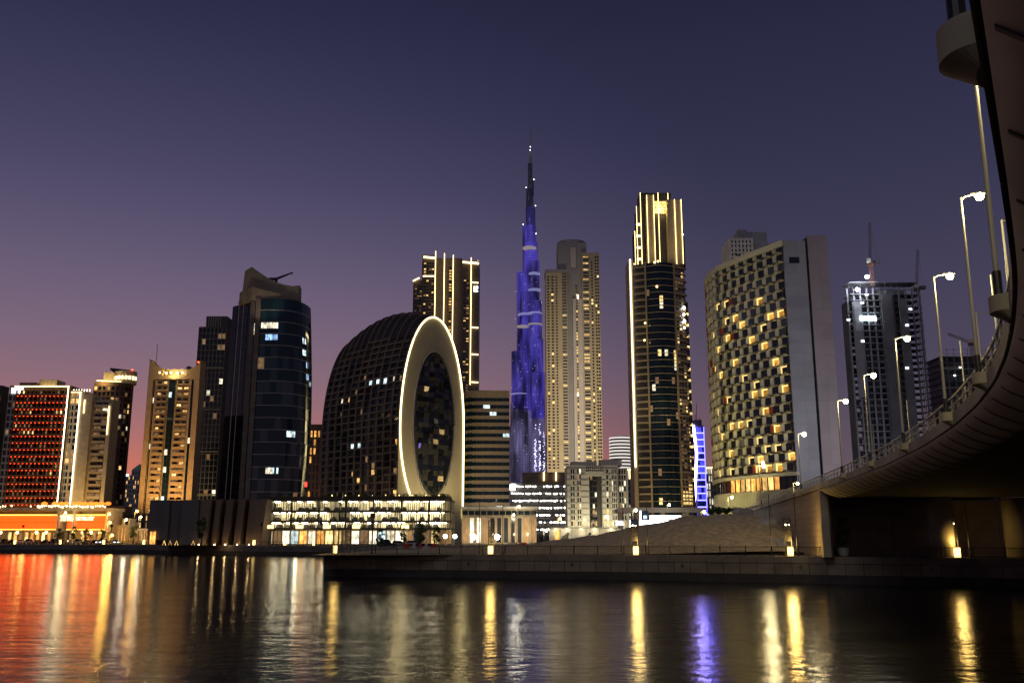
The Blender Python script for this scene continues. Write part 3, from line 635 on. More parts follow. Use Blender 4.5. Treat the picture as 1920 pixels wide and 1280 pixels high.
# ---- far towers in the gap
for i, (pa, pb, pt, Y, lb) in enumerate(((226, 248, 890, 950, 'small dark far tower with a lit roof sign in the skyline gap'), (247, 262, 880, 900, 'small far tower with a pointed green roof in the skyline gap'))):
    e, X, Z = bld('far_tower', lb, (pa + pb) / 2, 960, Y)
    a, b = X(pa, pt), X(pb, pt); MB().box(a, b, .5, 18, 0, Z(pt)).build('wall', grey, e)
    P = Face([(a, .5), (b, .5)]); facade(e, P, 0, P.L, 6, 3, Z(pt + 2), 14, grey, chooser([(8, glass), (2, L_warm)], 20 + i), .7, 1.4, .3, False)
    if i: MB().prism([(a, .5), (b, .5), (b, 18), (a, 18)], Z(pt), Z(pt - 12), 0, [((a + b) / 2 + s, 9 + t) for s, t in ((-.2, -.2), (.2, -.2), (.2, .2), (-.2, .2))]).build('roof', mat('green_roof', (.2, .4, .25), .4), e)
    else: MB().box(a + 1, a + 8, 0, .4, Z(pt + 2), Z(pt + 2) + 1.6).build('roof_sign', S_cool, e)

# ---- beige tower with two horned shoulders
e, X, Z = bld('residential_tower', 'beige tower with two pointed shoulders, dark glass strips and lit windows', 305, 955, 450)
xs = [X(280, 690), X(287, 720), X(293, 720), X(316, 720), X(330, 720), X(357, 720), X(364, 720), X(376, 690)]
zt = Z(711); x0, x7 = xs[0], xs[7]
MB().box(x0, x7, .8, 8, 0, zt).build('wall', beige, e)
bei2 = mat('tower_beige', (.46, .33, .19))
for a, b in ((0, 1), (6, 7)): MB().box(xs[a], xs[b], -.4, .79, 0, zt).build('pier', bei2, e)
for a, b in ((2, 2), (5, 5)): MB().box(xs[a] - .5, xs[b] + .5, -.2, .79, 0, zt - .01).build('pier', bei2, e)
for a, b in ((1, 2), (3, 4), (5, 6)):
    P = Face([(xs[a] + .3, .5), (xs[b] - .3, .5)]); facade(e, P, 0, P.L, 2 if a == 3 else 1, 2, zt - .5, 27, dark_r, chooser([(14, glass_b), (1, L_cool), (1, L_white)] if a == 3 else [(20, glass_b), (1, L_white)], 30 + a), .12, .15, .15)
for a, b in ((2, 3), (4, 5)):
    P = Face([(xs[a] + .5, .6), (xs[b] - .3, .6)]); facade(e, P, 0, P.L, 2, 2, zt - .5, 27, bei2, chooser([(5, glass), (3, L_dim), (2, L_warm), (1, L_gold)], 40 + a), .9, 1.0, .7)
    sl = MB().box(.2, P.L - .2, -.9, 0, 0, .2).box(.2, P.L - .2, -.9, -.84, .2, .8).mesh('balcony', bei2)
    for j in range(27): put('balcony', sl, e, (xs[a] + .5, -.1, 2 + (zt - 2.5) / 27 * j + .35))
MB().box(x0, x7, -.5, 8.3, zt, Z(704)).build('cornice', bei2, e)
def horn(xa_, xb_, za, zb):
    k = 8; mb = MB(); o = [(xa_ + (xb_ - xa_) * i / k, zt + (Z(704) - zt) + (za + (zb - za) * (i / k) ** .55)) for i in range(k + 1)]; base = Z(704)
    for (a, za_), (b, zb_) in zip(o, o[1:]): mb.hexa([(a, -.4, base), (b, -.4, base), (b, 8, base), (a, 8, base), (a, -.4, za_), (b, -.4, zb_), (b, 8, zb_), (a, 8, za_)])
    mb.build('shoulder', bei2, e)
H = Z(673) - Z(704); horn(x0, X(306, 690), H, H * .45); horn(x7, X(351, 690), H * .93, H * .3)
MB().box(X(306, 690), X(350, 690), 3, 7.5, Z(704), Z(690)).build('penthouse', beige, e)
for k in range(6): MB().ball((X(300 + k * 10.5, 699), -.1 + (k % 2), Z(700) + .4), .55).build('roof_lamp', S_lampy, e)
light(e, (X(328, 700), -2, Z(699)), 2500, (1, .75, .3), .5)
MB().tube([(X(289, 675), 3, Z(675)), (X(291, 643), 3, Z(643))], .14, 4).build('antenna', black_m, e)
mb = MB(); mb.box(X(343, 690), X(347, 690), 6, 8, Z(692), Z(682)); mb.box(X(340, 690), X(350, 690), 6.5, 7.5, Z(685), Z(683)); mb.build('roof_plant', black_m, e)
MB().ball((X(367, 676), 4, Z(676)), .5).build('warning_lamp', S_red, e)
light(e, (X(280, 955), -25, 6), 45000, (1, .58, .2), 1.5, 'SPOT', (X(315, 850), 0, 45), 95); light(e, (X(350, 955), -25, 6), 45000, (1, .58, .2), 1.5, 'SPOT', (X(330, 800), 0, 55), 95)  # pair of added spots without fixtures, warming the tower face

# ---- gridded tower behind
e, X, Z = bld('gridded_tower', 'olive grey tower with a pale grid, tucked behind the dark glass tower', 385, 935, 540)
a, b = X(373, 610), X(425, 600); MB().box(a, b, .5, 22, 0, Z(612)).build('wall', dark_r, e); gr2 = mat('olive_grid', (.22, .2, .13))
P = Face([(a, .5), (b, .5)]); facade(e, P, 0, P.L, 7, 2, Z(614), 36, gr2, chooser([(60, glass), (2, L_dim), (.5, L_white)], 55), .3, .28, .4)
for k in range(5): MB().box(a - .2, b, -.3, .45, 2 + (Z(614) - 2) * k / 5 - .4, 2 + (Z(614) - 2) * k / 5 + .4).build('band', gr2, e)
MB().box(X(386, 600), b, 1, 18, Z(612), Z(592)).build('roof_frame', dark_r, e)
for k in range(7): MB().box(X(386 + k * 4.4, 600), X(387.2 + k * 4.4, 600), .5, .99, Z(612), Z(592)).build('roof_louvre', grey, e)
light(e, (X(372, 935), -22, 6), 20000, (1, .7, .3), 1, 'SPOT', (X(385, 800), 0, 45), 80)  # added spot, no fixture, brightens the grid

# ---- dark glass tower with a sail crown
e, X, Z = bld('glass_office_tower', 'dark blue glass tower with bowed floor lines and a sail shaped concrete crown', 480, 935, 420)
fl = 20; zt = Z(560)
def prof_(t):          # left, seam, right edge px at height fraction t (0 bottom .. 1 top), read off the leaning silhouette
    z = t * zt; return z
xl0, xl1 = X(387, 935), X(418, 568); xs0, xs1 = X(466, 935), X(488, 560); xr0, xr1 = X(570, 935, 17), X(580, 600, 17)
def plan(t, g=0):
    xl = xl0 + (xl1 - xl0) * t; xs_ = xs0 + (xs1 - xs0) * t
    xr = (xr0 * (1 - t) + xr1 * t) + (2 * math.sin(math.pi * t))
    pts = [(xl, 15 - g)]
    pts += [(xs_ - .01, 0 - g * .2)]
    k = 11
    for i in range(1, k + 1):
        a = i / k; pts.append((xs_ + (xr - xs_) * math.sin(a * math.pi / 2) ** .92, -1.2 * math.sin(a * math.pi) + 17 * (1 - math.cos(a * math.pi / 2)) ** 1.4))
    return pts
top, bot = plan(1), plan(0)
NF = fl
mb = MB()
for j in range(NF):
    p0, p1 = plan(j / NF), plan((j + 1) / NF); back0, back1 = [(p0[-1][0], 19), (p0[0][0], 19)], [(p1[-1][0], 19), (p1[0][0], 19)]
    mb.prism([(a, b + .35) for a, b in p0] + back0, zt * j / NF, zt * (j + 1) / NF, 0, [(a, b + .35) for a, b in p1] + back1)
mb.build('core', dark_r, e)
litp = {(2, 17): L_white, (3, 17): L_white, (1, 17): L_white, (2, 16): L_blue, (3, 16): L_blue, (9, 16): L_cool, (9, 15): L_cool, (6, 8): L_cool, (7, 8): L_cool, (3, 5): L_white, (4, 5): L_cool, (1, 14): L_dim, (10, 14): L_blue, (10, 13): L_blue, (8, 3): L_dim, (5, 12): glass_g, (6, 12): glass_g, (2, 1): L_dim}
teal = glassy('teal_glass', (.004, .03, .04), .03, 1.75); glass_l = glassy('smoky_glass', (.006, .006, .010), .05, 1.6)
r = random.Random(3)
for j in range(NF):
    p0, p1 = plan(j / NF), plan((j + 1) / NF); za, zb = zt * j / NF, zt * (j + 1) / NF
    for i in range(1, len(p0) - 1):
        sub = 3; m = litp.get((i, j)) or (teal if r.random() < .25 else glass_b)
        jit = .05 * (r.random() - .5)
        A, B, C, D = p0[i], p0[i + 1], p1[i + 1], p1[i]
        f0 = .45 if (i, j) in litp and m not in (glass_g, L_dim) else 0
        lo = lambda p_, q_, f: (p_[0] + (q_[0] - p_[0]) * f, p_[1] + (q_[1] - p_[1]) * f)
        if f0:
            M0, M1 = lo(A, D, f0), lo(B, C, f0); zm = za + (zb - za) * f0
            MB().face([(A[0], A[1], za + .12), (B[0], B[1] + jit, za + .12), (M1[0], M1[1] + jit, zm - .05), (M0[0], M0[1], zm - .05)]).build('window', glass_b, e)
            for s_ in range(3):
                g0, g1 = s_ / 3 + .02, (s_ + 1) / 3 - .02
                p0_, p1_, p2_, p3_ = lo(M0, M1, g0), lo(M0, M1, g1), lo(D, C, g1), lo(D, C, g0)
                MB().face([(p0_[0], p0_[1], zm), (p1_[0], p1_[1], zm), (p2_[0], p2_[1], zb - .35), (p3_[0], p3_[1], zb - .35)]).build('window', m if rnd.random() < .85 else glass_g, e)
        else: MB().face([(A[0], A[1], za + .12), (B[0], B[1] + jit, za + .12), (C[0], C[1] + jit, zb - .12), (D[0], D[1], zb - .12)]).build('window', m, e)
    A, B, C, D = p0[0], p0[1], p1[1], p1[0]
    for k in range(5):
        f0, f1 = k / 5 + .01, (k + 1) / 5 - .01; L = lambda a, b, f: (a[0] + (b[0] - a[0]) * f, a[1] + (b[1] - a[1]) * f)
        q0, q1, q2, q3 = L(A, B, f0), L(A, B, f1), L(D, C, f1), L(D, C, f0)
        m = L_white if (k == 4 and j == 17) else glass_l
        MB().face([(*q0, za + .1), (*q1, za + .1), (*q2, zb - .1), (*q3, zb - .1)]).build('window', m, e)
    mb = MB(); pp = [Vector((a, b - .18, za)) for a, b in p0[1:]]; mb.tube(pp, .17, 4); mb.build('floor_line', mat('floor_line_metal', (.3, .3, .33), .4, .5, 0), e)
for f, m in ((.25, grey), (.42, grey)):
    mb = MB(); L = lambda p: (p[0][0] + (p[1][0] - p[0][0]) * f, p[0][1] + (p[1][1] - p[0][1]) * f); mb.tube([(*L(plan(j / NF)), zt * j / NF) for j in range(NF + 1)], .22, 4); mb.build('mullion', m, e)
for f in (.78, .97):
    mb = MB(); L = lambda p: (p[0][0] + (p[1][0] - p[0][0]) * f, p[0][1] + (p[1][1] - p[0][1]) * f - .6)
    for j in range(NF):
        a, b = L(plan(j / NF)), L(plan((j + 1) / NF)); w = 1.1
        mb.hexa([(a[0] - w, a[1] - .5, zt * j / NF), (a[0] + w, a[1] - .5, zt * j / NF), (a[0] + w, a[1] + 1, zt * j / NF), (a[0] - w, a[1] + 1, zt * j / NF), (b[0] - w, b[1] - .5, zt * (j + 1) / NF), (b[0] + w, b[1] - .5, zt * (j + 1) / NF), (b[0] + w, b[1] + 1, zt * (j + 1) / NF), (b[0] - w, b[1] + 1, zt * (j + 1) / NF)])
    mb.build('fin_wall', concd, e)
cc = mat('crown_concrete', (.19, .165, .13), .85, .2, .2, .2)
t1 = plan(1); o = [(a * .97 + .03 * t1[5][0], b + 1.2) for a, b in t1]
x0, x1 = X(434, 560), X(563, 570)
MB().prism([(x0, 12), (X(470, 560), 1.5), (X(520, 560), 2), (X(550, 560), 5), (x1, 12), (x1, 18), (x0, 18)], zt - .5, [Z(536)] * 2 + [Z(548), Z(556), Z(563), Z(560), Z(536)], 0).build('crown_base', cc, e)
# sail: height falls in a concave curve
pts = [(449, 540, 500), (462, 536, 492), (476, 536, 502), (492, 538, 513), (508, 540, 521), (524, 545, 526), (540, 548, 529), (553, 552, 527)]
mb = MB()
for (pa, ba, ta), (pb, bb, tb) in zip(pts, pts[1:]):
    a, b = X(pa, ta), X(pb, tb); mb.hexa([(a, 6, Z(562)), (b, 6, Z(562)), (b, 15, Z(562)), (a, 15, Z(562)), (a + .6, 7, Z(ta)), (b + .6, 7, Z(tb)), (b, 14, Z(tb)), (a, 14, Z(ta))])
mb.build('sail_crown', cc, e)
MB().hexa([(X(440, 540), 7, Z(562)), (X(449, 500), 7, Z(562)), (X(449, 500), 20, Z(562)), (X(440, 540), 20, Z(562)), (X(449, 500) - .1, 8, Z(536)), (X(449, 500), 7, Z(536)), (X(449, 500), 20, Z(536)), (X(449, 500) - .1, 20, Z(536))]).build('sail_foot', cc, e)
mb = MB(); mb.tube([(X(505, 515), 14, Z(522)), (X(504, 508), 14, Z(509))], .7, 5); mb.tube([(X(490, 509), 14, Z(508)), (X(505, 506), 14, Z(507)), (X(536, 495), 14, Z(495))], [.9, .7, .35], 5); mb.tube([(X(536, 495), 14, Z(495)), (X(534, 500), 14, Z(501))], .15, 4)
c = mb.build('roof_crane', black_m, e)
light(e, (X(500, 570), -14, zt - 12), 4500, (1, .75, .45), 1, 'SPOT', (X(500, 540), 8, zt + 8), 80)  # unseen spot added to lift the crown
MB().box(X(572, 910), X(576, 910), -1, -.6, Z(912), Z(904)).build('red_sign', em('red_sign_glow', (1, .03, .02), 6), e)

# ---- brown block with orange windows
e, X, Z = bld('brown_block', 'plain brown block with a few orange lit windows between two big towers', 595, 930, 560)
a, b = X(566, 800), X(616, 800); MB().box(a, b, .5, 20, 0, Z(798)).build('wall', mat('umber_render', (.13, .075, .05)), e)
P = Face([(a + 2.5, .5), (b, .5)]); facade(e, P, 0, P.L, 6, 4, Z(805), 12, MATS['umber_render'], chooser([(8, glass), (3, L_or)], 66), 1.1, 1.4, .3)
MB().box(a - .3, b + .3, .2, 20.3, Z(798), Z(795)).build('parapet', brown, e); light(e, (X(585, 930), -20, 5), 9000, (1, .55, .25), 1, 'SPOT', (X(590, 860), 0, 30), 80)  # the spot is an unseen fill added for the wall

# ---- folded blank concrete walls
e, X, Z = bld('folded_wall_hall', 'long windowless hall of folded dark concrete walls beside the lit car park', 390, 1000, 288)
fold = mat('folded_concrete', (.115, .105, .105), .8, .3, .15, .2, stretch=(1, 1, .15)); foldw = mat('folded_clay', (.16, .115, .085), .8, .3, .15, .2, stretch=(1, 1, .15))
pxs = [279, 318, 340, 373]
for k in range(3):
    a, b = X(pxs[k], 970), X(pxs[k + 1], 970); s = .9 if k % 2 else -.6
    MB().prism([(a, 0), (b - .02, s), (b - .02, 6), (a, 6)], 1.5 if k == 0 else .02, Z(937)).build('wall_panel', fold, e)
for k, (pa, pb) in enumerate(((373, 397), (402, 416), (422, 438), (444, 460), (466, 500))):
    a, b = X(pa, 970), X(pb, 970); lean = .6
    mb = MB(); mb.hexa([(a - lean, 0, 0), (b - lean * 1.6, -1.6, 0), (b - lean, 6, 0), (a, 6, 0), (a, 0, Z(937)), (b + lean * .4, -1.6, Z(935)), (b, 6, Z(935)), (a, 6, Z(937))]); mb.build('fin_wall', foldw, e)
    if k: MB().box(a - 1.1, a - .2, 5.2, 5.9, .05, Z(938)).build('glazing', glass, e)
    p = (X(pa + 6, 1004), -2.6, .25); MB().box(p[0] - .12, p[0] + .12, p[1] - .12, p[1] + .12, 0, .3).build('uplight', em('uplight_glow', (1, .7, .3), 20), e); light(e, (p[0], p[1], .6), 60, (1, .62, .25), .1)
MB().box(X(283, 970), X(498, 970), 6.01, 26, 0, Z(940)).build('core_wall', concd, e)
for px, py in ((416, 948), (436, 967), (457, 948), (455, 967)): MB().ball((X(px, py), 4.8, Z(py)), .18).build('lamp', S_cool, e)
for px in (311, 322, 334, 365): MB().tube([(X(px - 3, 1012), -1.2, 0), (X(px, 1004), -1.0, 1.3), (X(px + 3, 1012), -1.2, 0)], .12, 4).build('canopy_frame', L_warm, e)
MB().box(X(284, 995), X(294, 995), -.9, -.7, .3, Z(996)).build('lit_entrance', L_or, e)

# ---- car park podium with shops
e, X, Z = bld('car_park_podium', 'brightly lit multi level car park behind close vertical slats, shops below', 670, 1012, 292)
pl_ = [(X(490, 990), 3), (X(640, 990), .8), (X(745, 990), 0), (X(828, 990), 0), (X(843, 990), 4)]
P = Face(pl_); lev = [0, Z(991), Z(977), Z(958), Z(937)]; ztop = Z(930)
dkm = mat('dark_cladding', (.045, .035, .025), .6, .3, .1)
back = [(pl_[-1][0], 26), (pl_[0][0], 26)]
for k, z in enumerate(lev[1:]):
    MB().prism([(a, b + .2) for a, b in pl_] + back, z - .22, z + .22).build('floor_slab', concd, e)
MB().prism([(a, b + 5.4) for a, b in pl_] + back, 0, ztop - .8).build('back_wall', mat('car_park_wall', (.75, .68, .5)), e)
mb = MB(); P.strip(mb, 0, P.L, lev[4] + .2, ztop, -.5, .1, 0, 20); mb.build('parapet', dkm, e)
MB().prism([(a, b + .7) for a, b in pl_] + back, ztop - .79, ztop - .5).build('roof', concd, e)
S_tube = em('car_park_tube', (1, .90, .60), 46)
for k in range(1, 4):
    for i in range(40):
        u = P.L * (i + .5 + .8 * (rnd.random() - .5)) / 40
        if rnd.random() < .25: continue
        for dd in (-1.6, -4): 
            p = Vector(P(u, lev[k + 1] - .42, dd)); MB().box(-.28, .28, -.1, .1, -.1, .1).build('tube_lamp', S_tube, e).location = p
for i in range(8):
    u = P.L * i / 7; mb = MB(); P.bar(mb, max(0, u - .22), min(P.L, u + .22), lev[1], ztop, -.3, .32); mb.build('column', dkm, e)
slm = mat('slat_metal', (.10, .085, .055), .5, .5, .3)
mb = MB(); r = random.Random(9); u = .2
while u < P.L - .2:
    for k in range(1, 4):
        if r.random() < .9: P.bar(mb, u, u + .12 + .22 * r.random(), lev[k] + .3, lev[k + 1] - .25, .05, .16)
    u += .42 + .34 * r.random()
mb.build('slat', slm, e, kind='stuff')
mb = MB(); r = random.Random(19)
for k in range(1, 4):
    for i in range(26):
        u = P.L * (i + r.random() * .6) / 27
        if r.random() < .7: P.bar(mb, u, u + 1.6, lev[k] + .23, lev[k] + .95, -4.2, -2.6); P.bar(mb, u + .2, u + 1.4, lev[k] + .95, lev[k] + 1.4, -4.0, -2.8)
mb.build('parked_rows', dark_r, e, kind='stuff')
for k in range(1, 4): mb = MB(); P.strip(mb, .1, P.L - .1, lev[k] - .35, lev[k] + .32, .17, .28, 0, 20); mb.build('band', dkm, e)
# shop fronts
shop = [L_white, L_white, glass_g, L_cool, L_or, L_gold, L_white, L_white, L_dim, glass_g, L_white]
P2 = Face([(a, b + 1.6) for a, b in pl_]); n = 22
for i in range(n):
    u0, u1 = P2.L * i / n, P2.L * (i + 1) / n; m = (L_white, L_dim, L_white, L_cool, L_or, L_white, L_or, L_gold, L_gold, L_dim, L_white, L_dim, L_white, L_cool, L_white, L_white, L_dim, glass_g, L_dim, L_gold, L_dim, L_dim)[i]
    pane(e, m, P2((u0 + u1) / 2, lev[1] * .46, .05), P2.rz((u0 + u1) / 2), (u1 - u0) - .5, lev[1] * .82, 'shop_window')
    mb = MB(); P2.bar(mb, max(0, u0 - .2), u0 + .2, 0, lev[1] - .25, -.3, .5); mb.build('shop_pier', sandst, e)
    mb = MB(); P2.bar(mb, (u0 + u1) / 2 - .03, (u0 + u1) / 2 + .03, 0, lev[1] - .25, .06, .14); mb.build('mullion', black_m, e)
mb = MB(); P2.strip(mb, 0, P2.L, -.02, .35, -.3, .6, 0, 10); mb.build('plinth', dkm, e)
for px in (490, 507, 562, 613, 668, 760): MB().box(X(px, 992) - 1.1, X(px, 992) + 1.1, -.55, -.4, lev[1] + .1, lev[1] + 1.1).build('sign_light', em('wash_light', (1, .68, .25), 3), e)
light(e, (X(560, 1010), -3, 3), 500, (1, .8, .5), .5); light(e, (X(760, 1010), -5, 3), 700, (1, .85, .55), .5)
mb = MB(); r = random.Random(77)
leaves(mb, 1500, lambda: P(r.uniform(P.L * .3, P.L), ztop + r.random() ** 2 * .9, r.uniform(-1.2, .1)), .22, r); mb.build('roof_planting', [leaf_d, leaf_m], e, kind='stuff')
for k in range(9): MB().ball(P(P.L * (.35 + .07 * k), ztop + .35, -.6), .14).build('roof_lamp', S_lampy, e)

# ================================================================== donut building
e, X, Z = bld('arched_apartment_building', 'arched dark ribbed apartment building with a beige face, oval window and glowing outline', 745, 930, 500)
BE = R(46); e.rotation_euler = (0, 0, BE)      # local x: along the face, y: back through the body
zb = 0; W = 47.5; L = 73.0; HT = zz(588, 510) - GZ; ZC = HT * .50
def halfw(z, H): 
    if z <= ZC: return W / 2 * (1 - .035 * ((ZC - z) / ZC) ** 2)
    t = min(1, (z - ZC) / (H - ZC)); return W / 2 * math.sqrt(max(0, 1 - t * t))
def Ht(t): return HT * (1 + .24 * t - .27 * t ** 2)
def wid(t): return 1 - .06 * t ** 2
cxl = W / 2
def shell(t, z, out=0):
    H = Ht(t) + out; w = (halfw(min(z, H - .001), H)) * wid(t)
    return cxl - w - out, t * L
def arch(t, out=0, n=14):
    """left foot over the top to the right foot"""
    pts = []; H = Ht(t) + out
    for k in range(9): pts.append((cxl - (halfw(ZC * k / 9, H) * wid(t)) - out, ZC * k / 9))
    for k in range(2 * n + 1):
        a = math.pi - math.pi * k / (2 * n); pts.append((cxl + (W / 2 * wid(t) + out) * math.cos(a), ZC + (H - ZC) * math.sin(a)))
    for k in range(8, -1, -1): pts.append((cxl + (halfw(ZC * k / 9, H) * wid(t)) + out, ZC * k / 9))
    return pts
rib_m = mat('bronze_rib', (.17, .14, .12), .5, .5, .1); cell_d = mat('dark_facade', (.035, .032, .033), .5, .4, .15)
NT, NFl = 11, 30
mb = MB(); A = [arch(k / 12, -1.1) for k in range(13)]; n = len(A[0])
for k, a in enumerate(A):
    for x, z in a: mb.v.append((x, max(.6, k / 12 * L), z))
for k in range(12):
    for i in range(n - 1): q = k * n + i; mb.f.append((q, q + n, q + n + 1, q + 1)); mb.m.append(0)
mb.f.append(tuple(12 * n + i for i in range(n))); mb.m.append(0); mb.build('body', cell_d, e)
for k in range(NT + 1):
    t = k / NT; a, b = arch(t, .25), arch(t, -1.0); y0, y1 = t * L - .32, t * L + .32
    if k == 0: y0, y1 = .45, 1.1
    mb = MB()
    for i in range(len(a) - 1):
        mb.hexa([(b[i][0], y0, b[i][1]), (b[i + 1][0], y0, b[i + 1][1]), (b[i + 1][0], y1, b[i + 1][1]), (b[i][0], y1, b[i][1]), (a[i][0], y0, a[i][1]), (a[i + 1][0], y0, a[i + 1][1]), (a[i + 1][0], y1, a[i + 1][1]), (a[i][0], y1, a[i][1])])
    mb.build('rib', rib_m, e)
zfl = [HT * .93 * j / NFl for j in range(NFl + 1)]
r = random.Random(21); slab_m = mat('balcony_grey', (.12, .10, .085)); nwin = 0
lit_c = {(3, 22): L_cool, (4, 22): L_cool, (2, 22): L_cool, (1, 22): L_white, (0, 13): L_or, (1, 5): L_or, (2, 5): L_gold, (6, 9): L_warm, (5, 8): L_warm, (3, 9): L_warm, (6, 13): L_cool, (5, 13): L_cool, (7, 2): L_warm, (1, 1): L_gold, (2, 1): L_dim, (8, 6): L_warm, (7, 20): L_warm, (8, 20): L_white, (0, 6): L_warm, (4, 4): L_blue, (6, 21): L_dim}
for k in range(NT):
    t0, t1 = (k + .06) / NT, (k + .94) / NT
    if k == 0: t0 = .03
    for j in range(NFl):
        z0, z1 = zfl[j], zfl[j + 1]
        if z1 > Ht(t1) * .955: continue
        q = [shell(t0, z0, -.05), shell(t1, z0, -.05), shell(t1, z0, -1.2), shell(t0, z0, -1.2)]
        if any(abs(p[0] - cxl) < 5 for p in q): continue
        hh = .32 if z0 < Ht(t1) * .86 else .2
        mb = MB(); mb.hexa([(q[3][0], q[3][1], z0), (q[0][0], q[0][1], z0), (q[1][0], q[1][1], z0), (q[2][0], q[2][1], z0)] + [(q[3][0], q[3][1], z0 + hh), (q[0][0], q[0][1], z0 + hh), (q[1][0], q[1][1], z0 + hh), (q[2][0], q[2][1], z0 + hh)])
        if r.random() < .8 and hh > .3:
            p0, p1 = shell(t0, z0, -.1), shell(t1, z0, -.1); mb.hexa([(p0[0], p0[1], z0 + .3), (p1[0], p1[1], z0 + .3), (p1[0] + .08, p1[1], z0 + .3), (p0[0] + .08, p0[1], z0 + .3), (p0[0], p0[1], z0 + 1.1), (p1[0], p1[1], z0 + 1.1), (p1[0] + .08, p1[1], z0 + 1.1), (p0[0] + .08, p0[1], z0 + 1.1)])
        mb.build('balcony', slab_m, e)
        m = lit_c.get((k, j)) or (glass_g if r.random() < .3 else (L_dim if r.random() < .04 else glass))
        off = -.95; tm = t0 + (t1 - t0) * r.choice((.45, .55, .7)) if m not in (glass,) else t1
        a0, a1, b1, b0 = shell(t0, z0 + .35, off), shell(tm, z0 + .35, off), shell(tm, z1 - .1, off), shell(t0, z1 - .1, off)
        MB().face([(a1[0], a1[1], z0 + .35), (a0[0], a0[1], z0 + .35), (b0[0], b0[1], z1 - .1), (b1[0], b1[1], z1 - .1)]).build('window', m, e)
# beige face with the oval opening
face_m = mat('beige_face', (.40, .355, .25), .7, .3, .06, .15)
EA, EB, EX, EZ = W * .315, HT * .322, cxl + 1.2, HT * .515
out = []
for k in range(12): out.append((0, HT * 0 + ZC * k / 12))
for k in range(41): a = math.pi - math.pi * k / 40; out.append((cxl + W / 2 * math.cos(a), ZC + (HT - ZC) * math.sin(a)))
for k in range(12): out.append((W, ZC * (11 - k) / 12))
for k in range(7): out.append((W - W * (k + 1) / 8, 0))
inn = []
for x, z in out:
    a = math.atan2((z - EZ) / EB, (x - EX) / EA); inn.append((EX + EA * math.cos(a), EZ + EB * math.sin(a)))
mb = MB(); n = len(out)
for x, z in out: mb.v.append((x, 0, z))
for x, z in inn: mb.v.append((x, 0, z))
for x, z in inn: mb.v.append((x, .9, z))
for x, z in out: mb.v.append((x, .9, z))
for i in range(n):
    j = (i + 1) % n; mb.f += [(i, n + i, n + j, j), (n + i, 2 * n + i, 2 * n + j, n + j), (i, j, 3 * n + j, 3 * n + i)]; mb.m += [0] * 3
mb.build('face_panel', face_m, e)
for k in range(1, 30):      # panel joints as thin recessed-looking battens
    z = HT * k / 31
for s, m_, nm in ((1.03, grey, 'oval_rim'), (.965, dark_r, 'oval_inner_rim')):
    mb = MB(); mb.tube([(EX + EA * s * math.cos(2 * math.pi * k / 60), -.15 if s > 1 else .1, EZ + EB * s * math.sin(2 * math.pi * k / 60)) for k in range(61)], .45, 5); mb.build(nm, m_, e, True)
r = random.Random(8); nz_, nx_ = 28, 8
for j in range(nz_):
    z0, z1 = EZ - EB + 2 * EB * j / nz_, EZ - EB + 2 * EB * (j + 1) / nz_
    f = lambda z: EA * .985 * math.sqrt(max(0, 1 - ((z - EZ) / EB) ** 2)); w0, w1 = f(z0), f(z1)
    for i in range(nx_):
        xa, xb = -EA + 2 * EA * i / nx_, -EA + 2 * EA * (i + 1) / nx_; cl = lambda v, w: max(-w, min(w, v))
        q = [(cl(xa + .05, w0), z0 + .05), (cl(xb - .05, w0), z0 + .05), (cl(xb - .05, w1), z1 - .05), (cl(xa + .05, w1), z1 - .05)]
        if max(a for a, _ in q) - min(a for a, _ in q) < .5: continue
        jx, jz = r.gauss(0, .16), r.gauss(0, .16); pts = []
        for a, b in q: pts.append((EX + a, .55 + jx * (a - (xa + xb) / 2) + jz * (b - (z0 + z1) / 2), b))
        m = glass if r.random() < .62 else glassy('olive_glass', (.05, .05, .035), .12, 1.7)
        if (i, j) in ((2, 20), (5, 12), (4, 10), (5, 3)): m = lit('oval_room', (1, .7, .3), .45)
        MB().face(pts).build('oval_window', m, e)
MB().face([(EX + EA * math.cos(2 * math.pi * k / 48), .88, EZ + EB * math.sin(2 * math.pi * k / 48)) for k in range(48)]).build('oval_back', dark_r, e)
# glowing outline
S_don = em('outline_glow', (1, .80, .38), 5.5)
pth = [(W - .5, -.3, HT * .10)] + [(W - .5, -.3, ZC * k / 8) for k in range(2, 8)]
pth += [(cxl + (W / 2 - .5) * math.cos(math.pi * k / 40), -.3, ZC + (HT - ZC - .5) * math.sin(math.pi * k / 40)) for k in range(41)]
pth += [(cxl - (W / 2 - .5) * math.cos(a), -.3, ZC - (ZC - HT * .10) * math.sin(a)) for a in [k * 1.17 / 14 for k in range(1, 15)]]
MB().tube(pth, .42, 6).build('light_outline', S_don, e)
MB().box(10, 19, -3, -.05, 8.5, 12).build('terrace_room', L_gold, e)
light(e, (cxl, -30, 16), 52000, (1, .78, .4), 2, 'SPOT', (cxl, 0, HT * .4), 120)  # unseen spot added to brighten the beige face
light(e, (-22, 8, 14), 9000, (1, .7, .4), 2, 'SPOT', (2, 28, HT * .4), 110)  # second added spot, unseen, for the ribbed side

